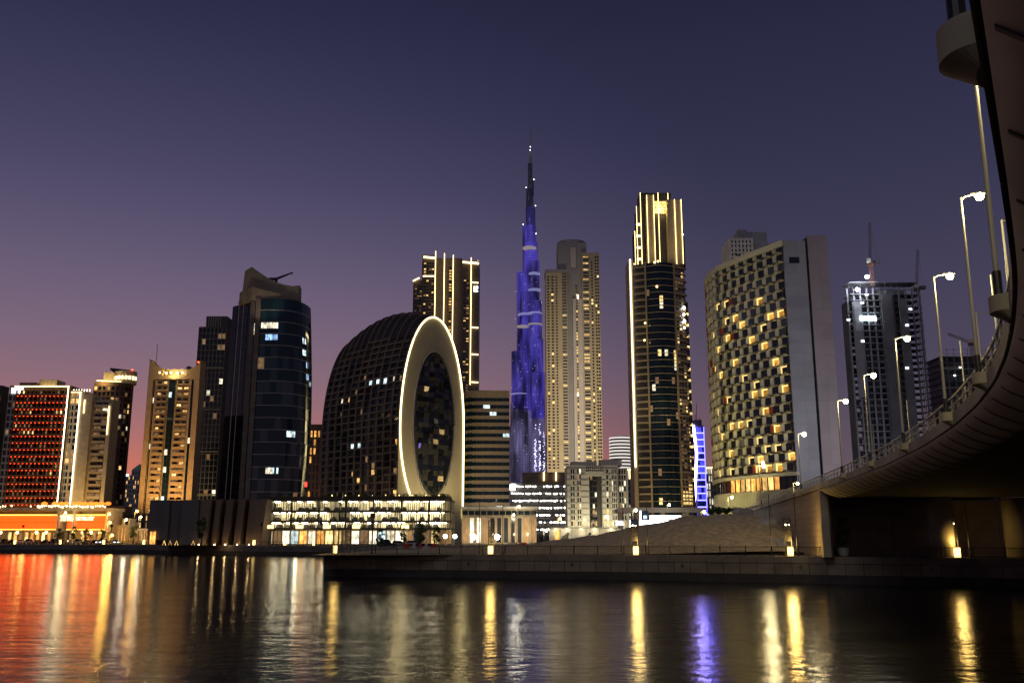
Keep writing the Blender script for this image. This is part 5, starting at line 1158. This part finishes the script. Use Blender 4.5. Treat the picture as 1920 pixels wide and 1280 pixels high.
for j in range(20):
    for (a, b) in ((xf2 + .01, (xf2 + xf3) / 2), ((xf2 + xf3) / 2 + .02, xf3 + .05)): MB().box(a, b, -.1 + .012 * rnd.random(), .49, zs2 * j / 20 + .012, zs2 * (j + 1) / 20 - .012).build('slab_panel', fk2, e)
MB().box(xr + 3.2, xf2, 8, 22, zt, zs2 - .3).build('roof_wall', fk, e)
MB().box(xr - 3, xr - 1.2, 6, 9, zt, zt + 1.6).build('roof_plant', dark_r, e)
mb = MB(); q = PH(PH.L * .62, zt + .6, -.5); mb.tube([(q[0], q[1], zt), (q[0], q[1], zt + 1.6)], .12, 4); mb.tube([(q[0] - 1.3, q[1], zt + 2.2), (q[0] + .9, q[1], zt + 1.4)], .22, 4); mb.build('cleaning_cradle', black_m, e)
S_roof = em('roof_line_light', (.8, .88, 1), 2.0, False)
# light that washes the facade from the street
fl_c = (1, .90, .40)
for k, (px, py, Y) in enumerate(((1345, 950, 262), (1400, 952, 246), (1455, 950, 238))):
    t = E('facade_floodlight', 'ground floodlight washing the honeycomb facade ' + ('near its rounded end', 'near its middle', 'near its sharp corner')[k], 'floodlight', (xx(px, py, Y) - 4, Y - 9, GZ), 'floodlights under the honeycomb facade')
    MB().box(-.3, .3, -.2, .2, 0, .2).build('base', black_m, t); MB().box(-.35, .35, -.15, .15, .25, .7).build('housing', black_m, t); MB().box(-.3, .3, .151, .17, .3, .65).build('lens', S_lamp, t)
    light(t, (0, .4, .8), 17000, fl_c, .5, 'SPOT', (5, 12, 24), 125)
light(e, (X(1400, 500) - 26, -8, 60), 6000, (.95, .88, .8), 2, 'SPOT', (X(1400, 500), 14, 62), 120, 'facade_fill')  # unseen fill spot added in mid air to lift the upper cells
light(e, (xr + 6, -34, 22), 15000, (.92, .9, 1), 2, 'SPOT', (xr + 7, 0, 42), 120, 'flank_fill')  # unseen fill spot added to brighten the blank flank

# ---- pale tower peeping over it
e, X, Z = bld('pale_tower', 'pale tower top with slot windows rising behind the honeycomb roof', 1405, 600, 430)
MB().box(X(1366, 450), X(1412, 450), 0, 16, 0, Z(446)).build('wall', white_r, e); MB().box(X(1387, 440), X(1441, 440), 3, 22, 0, Z(431)).build('wall', mat('slate_render', (.24, .25, .28)), e); MB().box(X(1389, 440), X(1406, 440), 5, 15, Z(431), Z(424)).build('roof_box', grey, e)
P = Face([(X(1367, 450), 0), (X(1411, 450), 0)]); facade(e, P, .4, P.L - .4, 6, Z(700), Z(449), 30, white_r, chooser([(12, glass), (1, L_warm)], 180), 1.0, .8, .3)
light(e, (X(1385, 600), -30, 60), 20000, (1, .9, .8), 1, 'SPOT', (X(1385, 460), 0, Z(470)), 70)  # added spot, unseen, brightens the tower top

# ================================================================== construction towers
e, X, Z = bld('unfinished_tower', 'unfinished concrete tower with bare floors, work lights and a lit banner', 1665, 870, 430)
zt = Z(540); x0, xm, xm2, x1 = X(1590, 560), X(1612, 560), X(1650, 560), X(1724, 560)
cg = mat('raw_concrete', (.27, .27, .29), .9, .2, .15, .15); cgd = mat('raw_concrete_dark', (.12, .12, .13), .9, .2, .2, .15)
nfl = 40
MB().box(xm, xm2 - .3, 5, 9, 0, zt - 3).build('core', cgd, e); MB().box(xm2, x1 - 5, 3, 9, 0, zt).build('core', cgd, e)
for j in range(nfl + 1):
    z = (zt + (3 if j == nfl else 0)) * j / nfl; q = rnd.random()
    MB().box(x0 + (1.2 if j > 36 else 0), xm2 - .2, 0 + .3 * q, 9, z - .16, z + .16).build('floor_slab', cg, e)
    MB().box(xm2, x1 + (1.5 * q if j > 33 else 0), .8 + .3 * q, 9, z - .16, z + .16).build('floor_slab', cgd, e)
MB().box(x0 - .1, x0 + .3, .6, 9, 0, zt - 6).build('end_wall', cgd, e)
MB().box(X(1596, 560), xm, -.35, .0, Z(745), Z(566)).build('screen_panel', cg, e); MB().box(X(1600, 560), xm, -.4, -.36, Z(620), Z(572)).build('screen_panel', mat('pale_screen', (.42, .42, .45)), e)
for k in range(12): x = x0 + (x1 - x0) * k / 11; MB().box(x - .35, x + .35, .4, 1.0, 0, zt).build('column', cg if k < 5 else cgd, e)
MB().box(X(1652, 560), X(1672, 560), -.5, .6, 0, Z(552)).build('shear_wall', cgd, e); MB().box(X(1684, 560), X(1700, 560), -.3, .7, 0, Z(560)).build('shear_wall', cgd, e)
r = random.Random(41); P = Face([(x0 + .5, 1.5), (xm2, 1.5)]); facade(e, P, 0, P.L, 8, 0, zt - 4, nfl - 1, cgd, chooser([(7, None), (6, glass), (1.2, glass_g)], 200), .2, .3, .1, False)
for j in range(4, 34):
    z = zt * j / nfl
    if j % 2 == 0 or r.random() < .3: MB().box(X(1673, 700), X(1681, 700), .5, .8, z + .5, z + 1.9).build('lit_stair', L_white if j % 3 else L_gold, e)
for px, py in ((1617, 640), (1616, 568), (1624, 553), (1700, 610), (1706, 580), (1590, 600), (1640, 600), (1700, 690)): MB().box(X(px, py) - .7, X(px, py) + .7, -.7, -.5, Z(py) - .4, Z(py) + .4).build('work_lamp', em('work_lamps', (.9, .95, 1), 4, False), e)
mb = MB(); x_ = X(1612, 597)
for k in range(6): mb.box(x_ + k * 1.25, x_ + k * 1.25 + 1.05, -.9, -.6, Z(601), Z(593))
mb.build('lit_banner', em('banner_glow', (.72, .93, 1), 9), e)
for px, py, s in ((1625, 519, 1.1), (1607, 543, 1.1)):
    t = E('flood_lamp', 'dazzling white work floodlight ' + ('on the crane cab over the unfinished tower' if px > 1610 else 'on the open top floor of the unfinished tower'), 'floodlight', (xx(px, py, 428), 428, zz(py, 428) - 1), 'work floodlights on the unfinished tower')
    MB().cyl(0, 0, -4 if px > 1610 else -1.2, .4, .12, 6).build('stand', black_m, t); MB().ball((0, -.3, 1), .85, 10, 6).build('lens', em('work_flood', (.9, .95, 1), 60, False), t); MB().box(-.6, .6, 0, .5, .4, 1.6).build('housing', black_m, t)
    light(t, (0, -2.0, 1), 3500, (.85, .92, 1), .5)
light(e, (X(1640, 870), -40, 30), 9000, (.8, .85, 1), 1, 'SPOT', (X(1640, 870), 0, 55), 110)  # extra spot without fixture, added to light the bare floors
for k in range(14):
    x = x0 + 1 + k * 1.9; MB().tube([(x, .5 + k % 3, zt), (x, .5 + k % 3, zt + 1.0 + 2.2 * r.random())], .07, 4).build('starter_bar', cg, e)
mb = MB()
for k in range(7): a = X(1655 + k * 9, 535); mb.tube([(a, 4, zt + .6), (a + 4, 6, zt + .6 + 1.5 * r.random())], .15, 4)
mb.build('scaffold_pole', black_m, e, kind='stuff')
# second unfinished block
e, X, Z = bld('scaffolded_block', 'dark unfinished block wrapped in scaffold poles behind the bridge curve', 1815, 790, 470)
x0, x1, zt = X(1766, 700), X(1870, 700), Z(668); MB().box(x0 + 2, x1, 3, 20, 0, zt).build('core', cgd, e)
for j in range(30): z = zt * j / 29; MB().box(x0, x1, .2 * rnd.random(), 20, z - .15, z + .15).build('floor_slab', cgd if j % 3 else cg, e)
for k in range(9): x = x0 + (x1 - x0) * k / 8; MB().box(x - .3, x + .3, .3, .9, 0, zt).build('column', cgd, e); MB().tube([(x, 0, zt), (x, 0, zt + 4.5)], .1, 4).build('scaffold_pole', black_m, e)
for z in (1.5, 3.5): MB().tube([(x0, 0, zt + z), (x1, 0, zt + z)], .09, 4).build('scaffold_rail', black_m, e)
for px, py in ((1790, 705), (1800, 690), (1815, 712), (1835, 700), (1850, 720)): MB().box(X(px, py) - .5, X(px, py) + .5, -.3, -.1, Z(py), Z(py) + .7).build('work_lamp', MATS['work_lamps'], e)
light(e, (X(1800, 790), -30, 40), 6000, (.8, .85, 1), 1, 'SPOT', (X(1800, 790), 0, 70), 110)  # unseen spot added to bring out the dark slabs

# tower cranes
def lattice(mb, p, q, w, n):
    p, q = Vector(p), Vector(q); d = (q - p).normalized(); a = (d.cross(Vector((0, 1, 0))) if abs(d.y) < .9 else Vector((1, 0, 0))).normalized() * w; b = d.cross(a).normalized() * w
    for s, t in ((1, 1), (1, -1), (-1, 1), (-1, -1)): mb.tube([p + a * s + b * t, q + a * s + b * t], w * .16, 4)
    for k in range(n):
        u, v = p.lerp(q, k / n), p.lerp(q, (k + 1) / n); s = 1 if k % 2 else -1
        mb.tube([u + a * s - b, v - a * s - b], w * .1, 3); mb.tube([u - a + b * s, v - a - b * s], w * .1, 3); mb.tube([u - a - b, u + a - b], w * .1, 3)
crane_m = mat('crane_rust', (.17, .075, .05), .6, .4, .15)
for i, (px, py0, pyc, pyt, Y, jib, lb) in enumerate(((1740, 810, 548, 475, 440, (1722, 540, 1718, 470), 'rust red tower crane mast standing beside the unfinished tower'), (1625, 520, 505, 424, 436, (1618, 540, 1622, 424), 'tower crane with upright jib on top of the unfinished tower'), (1812, 660, 652, 640, 474, (1822, 665, 1768, 630), 'small luffing crane above the scaffolded block'))):
    x = xx(px, py0, Y); z0 = GZ if i == 0 else zz(py0, Y) - 6
    t = E('tower_crane', lb, 'crane', (x, Y - 6 if i else Y - 2, z0), 'tower cranes over the construction sites')
    zc = zz(pyc, Y) - z0
    mb = MB(); lattice(mb, (0, 0, 0), (0, 0, zc), .95 if i == 0 else .7, 44 if i == 0 else 5); mb.build('mast', crane_m, t)
    MB().box(-1.2, 1.2, -1.2, 1.2, zc, zc + 1.4).build('slewing_ring', crane_m, t); MB().box(-1.9, -.4, -1.6, -.2, zc + 1.4, zc + 3.4).build('cab', white_r, t)
    tx, tz = (xx(jib[2], jib[3], Y) - x, zz(jib[3], Y) - z0); mb = MB(); lattice(mb, (0, .3, zc + 1.4), (tx, .3, tz), .45, 26); mb.build('jib', crane_m, t)
    MB().box(1.4, 4.2, -.8, .8, zc + 1.0, zc + 2.6).build('counterweight', cgd, t); MB().tube([(tx, .3, tz), (3.4, .3, zc + 2.6)], .05, 3).build('pendant_line', black_m, t)

# ================================================================== low street buildings and lights
e, X, Z = bld('glazed_pavilion', 'low beige pavilion with shop windows and a dark glass fascia', 940, 1005, 300)
x0, x1 = X(866, 980), X(1006, 980); MB().box(x0, x1, .4, 14, 0, Z(954)).build('wall', sandst, e); MB().box(x0 - .3, x1 + .3, -.6, 14.2, Z(954), Z(949)).build('roof_slab', white_r, e)
P = Face([(x0, .4), (x1, .4)]); facade(e, P, 0, P.L, 12, Z(966), Z(956), 1, sandst, lambda i, j: glass_b, .15, .3, .25)
r = random.Random(3); facade(e, P, 0, P.L, 11, .3, Z(968), 1, sandst, chooser([(3, glass_g), (2, L_dim), (2, L_white), (1, L_warm)], 210), .9, .8, .4, True, 'shop_frame')
for px in (880, 925, 965, 990): light(e, (X(px, 1000), -4, 3.2), 420, (1, .78, .45), .3)
e, X, Z = bld('site_wall', 'long low white boundary wall with small wall lamps and shrubs', 1095, 1004, 258)
x0, x1 = X(1030, 1000), X(1165, 1000); MB().box(x0, x1, 0, 1, 0, Z(990)).build('wall', white_r, e); MB().box(x0 - .1, x1 + .1, -.15, 1.1, Z(990), Z(988)).build('coping', conc, e)
for k, px in enumerate((1042, 1063, 1090, 1115, 1146)):
    MB().box(X(px, 995) - .25, X(px, 995) + .25, -.35, -.05, Z(993), Z(993) + .35).build('wall_lamp', S_lampy, e); light(e, (X(px, 995), -1.6, Z(994)), 130, (1, .85, .5), .2)
    MB().box(X(px + 9, 1000) - .05, X(px + 9, 1000) + .05, -.06, -.01, 0, Z(990) - .05).build('wall_joint', grey, e)
MB().box(X(1041, 1000), X(1048, 1000), -.2, -.02, .1, Z(992)).build('orange_door', L_or, e)
for k, px in enumerate((1062, 1107, 1155)): tree('shrub_tree', 'small dark street tree before the white boundary wall ' + ('beside the orange door', 'at its middle', 'at the bright hoarding end')[k], (xx(px, 1003, 252), 252, GZ), 3.4, 1.3, 'round', 60 + k, 350, 'street trees by the boundary wall', .35)
# bright hoarding
e, X, Z = bld('lit_hoarding', 'blazing white illuminated site hoarding behind the sand heap', 1225, 985, 215)
S_hoard = em('hoarding_glow', (.93, .95, 1), 4.5)
for a, b, t, bt in ((1199, 1230, 975, 1003), (1230.3, 1255, 975, 1003), (1255.3, 1277, 975, 1003), (1218, 1248, 966, 973), (1248.3, 1277, 966, 973), (1155, 1168, 976, 979), (1155, 1168, 981, 984)):
    MB().box(X(a, t), X(b, t), 0, .25, Z(bt), Z(t)).build('light_panel', S_hoard, e)
for px in (1200, 1230, 1255, 1277): MB().box(X(px, 980) - .12, X(px, 980) + .12, .3, .6, 0, Z(964)).build('post', black_m, e)
for a, t, b in ((1183, 975, 1000), (1202, 957, 975)): MB().box(X(a, t), X(a + 13, t), -.3, .0, Z(b), Z(t)).build('screen_box', mat('screen_navy', (.02, .03, .06)), e); MB().box(X(a + 4, t), X(a + 11, t), -.36, -.31, Z(b - 3), Z(t + 9)).build('screen_face', L_cool, e); MB().box(X(a, t) - .35, X(a, t), -.3, 0, Z(b), Z(t) ).build('edge_light', S_hoard, e)
light(e, (X(1235, 985), -3, 4), 1500, (.9, .94, 1), 1)
e, X, Z = bld('flyover', 'low grey flyover deck crossing behind the bright hoarding', 1225, 960, 330)
MB().box(X(1158, 955), X(1325, 955), 0, 9, Z(960), Z(953)).build('deck', conc, e); MB().box(X(1158, 953), X(1325, 953), -.1, .2, Z(953), Z(951)).build('parapet', conc, e)
for px in (1165, 1200, 1245, 1290, 1318): MB().box(X(px, 970) - .7, X(px, 970) + .7, 2, 5, 0, Z(960)).build('pier', conc, e)
light(e, (X(1240, 960), -10, 8), 1800, (1, .85, .65), .5)
# site floodlights and street lamps
for k, (px, py) in enumerate(((835, 1005), (853, 1005), (888, 1006), (932, 1006))):
    Y = 205; t = E('site_floodlight', 'glaring white ground floodlight ' + ('beside the car park trees', 'second from the car park trees', 'before the pavilion glass', 'before the middle of the pavilion')[k], 'floodlight', (xx(px, py, Y), Y, GZ), 'white floodlights on the empty plot')
    h = zz(py, Y) - GZ; MB().cyl(0, 0, 0, h - .3, .06, 6).build('stand', black_m, t); MB().box(-.4, .4, -.05, .3, h - .35, h + .35).build('housing', black_m, t); MB().ball((0, -.2, h), .42 if k < 2 else .58, 10, 6).build('lens', em('site_lens', (.9, .94, 1), 30, False), t); light(t, (0, -1.0, h), 260, (.9, .94, 1), .3)
sl = [(123, 1009, 338, 'tallest by the mall end', 960, 0), (205, 962, 338, 'beside the mall corner', 962, 1), (237, 973, 335, 'pale white one near the mall', 973, 2), (257, 957, 345, 'amber, before the horned tower', 957, 1), (210, 1002, 332, 'low amber one by the parked cars', 1002, 1), (206, 978, 340, 'small one on the mall side', 978, 1), (264, 968, 350, 'short white one before the horned tower', 968, 2),
      (973, 948, 295, 'beside the pavilion', 948, 2), (963, 964, 285, 'short one over the pavilion roof', 964, 2), (1050, 971, 300, 'amber, before the white stepped block', 971, 1), (1096, 973, 310, 'small amber one at the recess', 973, 1), (1136, 967, 290, 'brightest amber one by the white stepped block', 967, 1), (1192, 955, 222, 'white, over the hoarding screens', 955, 2), (1255, 945, 300, 'before the crowned tower', 945, 2), (1320, 958, 225, 'yellow, by the palm shrubs', 958, 0), (1024, 993, 262, 'low white one by the boundary wall', 993, 2)]
for px, _, Y, w, py, kd in sl:
    x = xx(px, py, Y); h = zz(py, Y) - GZ
    lens, c, p = ((S_lamp, (1, .82, .42), 1000), (S_amber, (1, .5, .1), 1500), (S_lamp, (1, .9, .65), 700))[kd]
    lamp_post('roadside_lamp', 'roadside street lamp, ' + w, (x - .7, Y, GZ), h, 0, .5, 'street lamps along the far roads', p, r=.09, lens=lens, col=c, ls=.42 if kd == 1 else .34)
# far bollards
for k, px in enumerate((27, 113, 195, 270, 343, 411, 475, 534, 587)):
    best = min((abs(F1(1000 + q_ * .5, 0, -1.2)[0] / (F1(1000 + q_ * .5, 0, -1.2)[1] * math.cos(TH) - 2.1 * math.sin(TH)) * F_PX + 960 - px), q_) for q_ in range(0, int((F1.L - 1000) * 2)))
    p = F1(1000 + best[1] * .5, GZ, -1.2)
    w = ['before the mall entrance', 'under the mall sign', 'by the end of the parked cars', 'beside the folded walls corner', 'before the flat folded wall', 'before the leaning fin walls', 'where fins meet the car park', 'before the first shops', 'before the orange shop'][k]
    t = E('embankment_lantern', 'small glowing cream lantern on the embankment ' + w, 'lantern', p, 'small lanterns along the far embankment')
    MB().prism([(-.3, -.2), (.3, -.2), (.3, .2), (-.3, .2)], .1, 1.45).build('shade', S_boll, t); MB().box(-.34, .34, -.24, .24, 0, .1).build('base', black_m, t); MB().box(-.32, .32, -.22, .22, 1.45, 1.52).build('cap', black_m, t)
    if k % 2 == 0:
        f = E('embankment_mast', 'slim dark mast on the far embankment ' + w, 'mast', (p[0] + 1.8, p[1] + 1, GZ), 'slim masts along the far embankment'); MB().cyl(0, 0, 0, 6.5, .09, 6, .06).build('pole', black_m, f); MB().box(-.4, .4, -.2, .2, 5.6, 6.5).build('head', black_m, f); MB().box(-.2, .2, -.2, .2, 0, .2).build('base', black_m, f)
rl = E('embankment_railing', 'thin dark railing along the far embankment', 'railing', (0, 0, GZ)); mb = MB(); F1.strip(mb, 1150, F1.L, 1.05, 1.12, -.7, -.62, 0, 60); mb.build('top_rail', black_m, rl)
mb = MB(); u = 1150
while u < F1.L: F1.bar(mb, u, u + .07, 0, 1.05, -.7, -.62); u += 1.2
mb.build('post', black_m, rl, kind='stuff')

# parked cars
def car(label, loc, rz, paint, seed, group, tail=False):
    t = E('parked_car', label, 'car', loc, group, rz); h = 1.45 + .3 * (seed % 3 == 0); L = 4.5
    mb = MB(); side = [(-2.2, .35), (-2.25, .75), (-1.9, .95), (-1.2, 1.0), (1.1, 1.0), (2.0, .88), (2.25, .7), (2.25, .35)]
    for s in (0,):
        n = len(side); mb.v = [(a, -.88, b) for a, b in side] + [(a, .88, b) for a, b in side]
        mb.f = [tuple(range(n)), tuple(2 * n - 1 - k for k in range(n))] + [(k, n + k, n + (k + 1) % n, (k + 1) % n) for k in range(n)]; mb.m = [0] * (n + 2)
    mb.build('body', paint, t)
    mb = MB(); mb.hexa([(-1.75, -.8, 1.0), (1.2, -.8, 1.0), (1.2, .8, 1.0), (-1.75, .8, 1.0), (-1.2, -.62, h), (.45, -.62, h), (.45, .62, h), (-1.2, .62, h)]); mb.build('cabin', glass, t)
    MB().box(-1.15, .4, -.6, .6, h, h + .04).build('roof', paint, t)
    for a in (-1.4, 1.4):
        for b in (-.8, .8):
            mb = MB(); mb.tube([(a, b - .1, .33), (a, b + .1, .33)], .33, 12); w_ = mb.build('wheel', black_m, t); mb = MB(); s = -1 if b < 0 else 1; mb.tube([(a, b + s * .1, .33), (a, b + s * .115, .33)], .18, 8); mb.build('rim', steel, w_)
    for b in (-.62, .62): MB().box(2.24, 2.28, b - .2, b + .2, .62, .78).build('headlight', S_cool if tail else glass_g, t); MB().box(-2.28, -2.24, b - .2, b + .2, .68, .84).build('tail_light', hexr, t)
paints = [mat('car_paint_black', (.02, .02, .022), .25, .6, 0), mat('car_paint_grey', (.12, .12, .13), .25, .6, 0), mat('car_paint_white', (.5, .5, .5), .3, .5, 0), mat('car_paint_maroon', (.09, .015, .015), .25, .6, 0)]
cn = ['black', 'grey', 'white', 'maroon']
for k in range(13):
    px = 8 + k * 15.5; Y = 336 - (0 if px < 110 else (px - 110) * .04); c = (k * 3 + (k // 3)) % 4
    car('%s car parked %s below the mall, %s from the amber lamp end' % (cn[c], ('nose in', 'tail in')[k % 2], ORD[12 - k]), (xx(px, 1016, Y), Y, GZ), (R(90) if k % 2 else R(-90)) + .1 * (k % 3), paints[c], k, 'cars parked along the far embankment', False)
for k, (px, rz) in enumerate(((185, -1.2), (216, -1.0))): car('car with blazing headlights turning %s' % ('by the end of the parked row', 'in beside the low amber lamp'), (xx(px, 1014, 331), 331, GZ), rz, paints[2], k, 'cars with headlights on', True) if False else car('white car with headlights on ' + ('by the end of the parked row', 'beside the low amber lamp')[k], (xx(px, 1014, 329), 329, GZ), rz, paints[2], k + 1, 'cars with headlights on', True)
for k, (px, Y) in enumerate(((725, 225), (748, 228), (775, 232))): car('%s car parked before the car park shops %s' % (cn[k], ('beside a dark tree', 'between two dark trees', 'near the bright white shop')[k]), (xx(px, 1010, Y), Y, GZ), .2 * k, paints[k], k, 'cars parked before the shops')
# trees before the car park
for k, (px, top, w, Y) in enumerate(((712, 992, 20, 215), (757, 990, 13, 222), (786, 978, 26, 224), (818, 988, 22, 226))):
    h = zz(top, Y) - GZ; tree('street_tree', 'dark leafy street tree before the lit car park, ' + ('low and wide by the railing', 'narrow one by the white shop', 'the tallest of the row', 'next to the white floodlights')[k], (xx(px, 1010, Y), Y, GZ), h, w / 2 / F_PX * Y, 'round', 70 + k, 700, 'dark trees before the car park', .18)
for k, (px, py, Y) in enumerate(((110, 1004, 336), (138, 1000, 338), (160, 1003, 338), (190, 1004, 338), (250, 1000, 345), (378, 985, 282))):
    h = zz(py - 8, Y) - GZ + 1; tree('mall_tree', 'small green lit tree ' + ('at the mall door', 'under the mall sign', 'beside the mall sign pier', 'near the mall corner', 'before the horned tower base', 'thin before the folded walls')[k], (xx(px, 1012, Y), Y, GZ), h, 1.7, 'round', 80 + k, 450, 'small trees by the mall', .3)
for k, (px, py, s) in enumerate(((1333, 950, 1.3), (1347, 943, 1.6), (1362, 945, 1.5), (1377, 948, 1.3), (1392, 951, 1.1), (1404, 953, 1.0))):
    Y = 172; z = zz(962, Y); t = E('palm_shrub', 'lush green shrub on the sand heap crest ' + ('at the lamp end', 'beside the tallest shrub', 'tallest of the clump', 'by the twin lamp', 'near the ramp rail', 'at the ramp foot')[k], 'shrub', (xx(px, 960, Y - 8), Y - 8, zz(961, Y - 8) - .9), 'green shrubs under the honeycomb building'); r = random.Random(90 + k)
    MB().cyl(0, 0, -1.5, .8, .12, 6).build('stem', bark, t); mb = MB()
    for q_ in range(36):
        a = r.uniform(0, 6.28); ln = s * r.uniform(.9, 1.7); up = r.uniform(.5, 1.3); w = .09
        pts = [Vector((math.cos(a) * ln * f, math.sin(a) * ln * f, .6 + up * s * (1.9 * f - 1.3 * f * f))) for f in (0, .35, .7, 1)]; sd_ = Vector((-math.sin(a), math.cos(a), 0)) * w * s
        for p0, p1 in zip(pts, pts[1:]): mb.face([p0 - sd_, p1 - sd_, p1 + sd_, p0 + sd_], q_ % 2)
    mb.build('fronds', [mat('bright_leaf', (.09, .17, .03), .5, .3, .2, 1), leaf_m], t); 
# barriers on the plot
for k in range(9):
    px = 765 + k * 11.5 if k < 5 else 960 + (k - 5) * 20; Y = 200 if k < 5 else 235
    t = E('road_barrier', '%s plastic road barrier %s, %s from the floodlights' % (('red', 'white')[k % 2], 'before the car park trees' if k < 5 else 'before the pavilion end', ORD[4 - k] if k < 5 else ORD[k - 5]), 'barrier', (xx(px, 1012, Y), Y, GZ), 'plastic barriers on the plot ' + ('by the trees' if k < 5 else 'by the pavilion'))
    MB().prism([(-1, -.28), (1, -.28), (1, .28), (-1, .28)], 0, .45, 0, [(-.98, -.14), (.98, -.14), (.98, .14), (-.98, .14)]).build('foot', mat('barrier_red', (.45, .05, .03), .6) if k % 2 == 0 else white_r, t); MB().box(-.97, .97, -.12, .12, .45, 1.0).build('body', MATS['barrier_red'] if k % 2 == 0 else white_r, t)
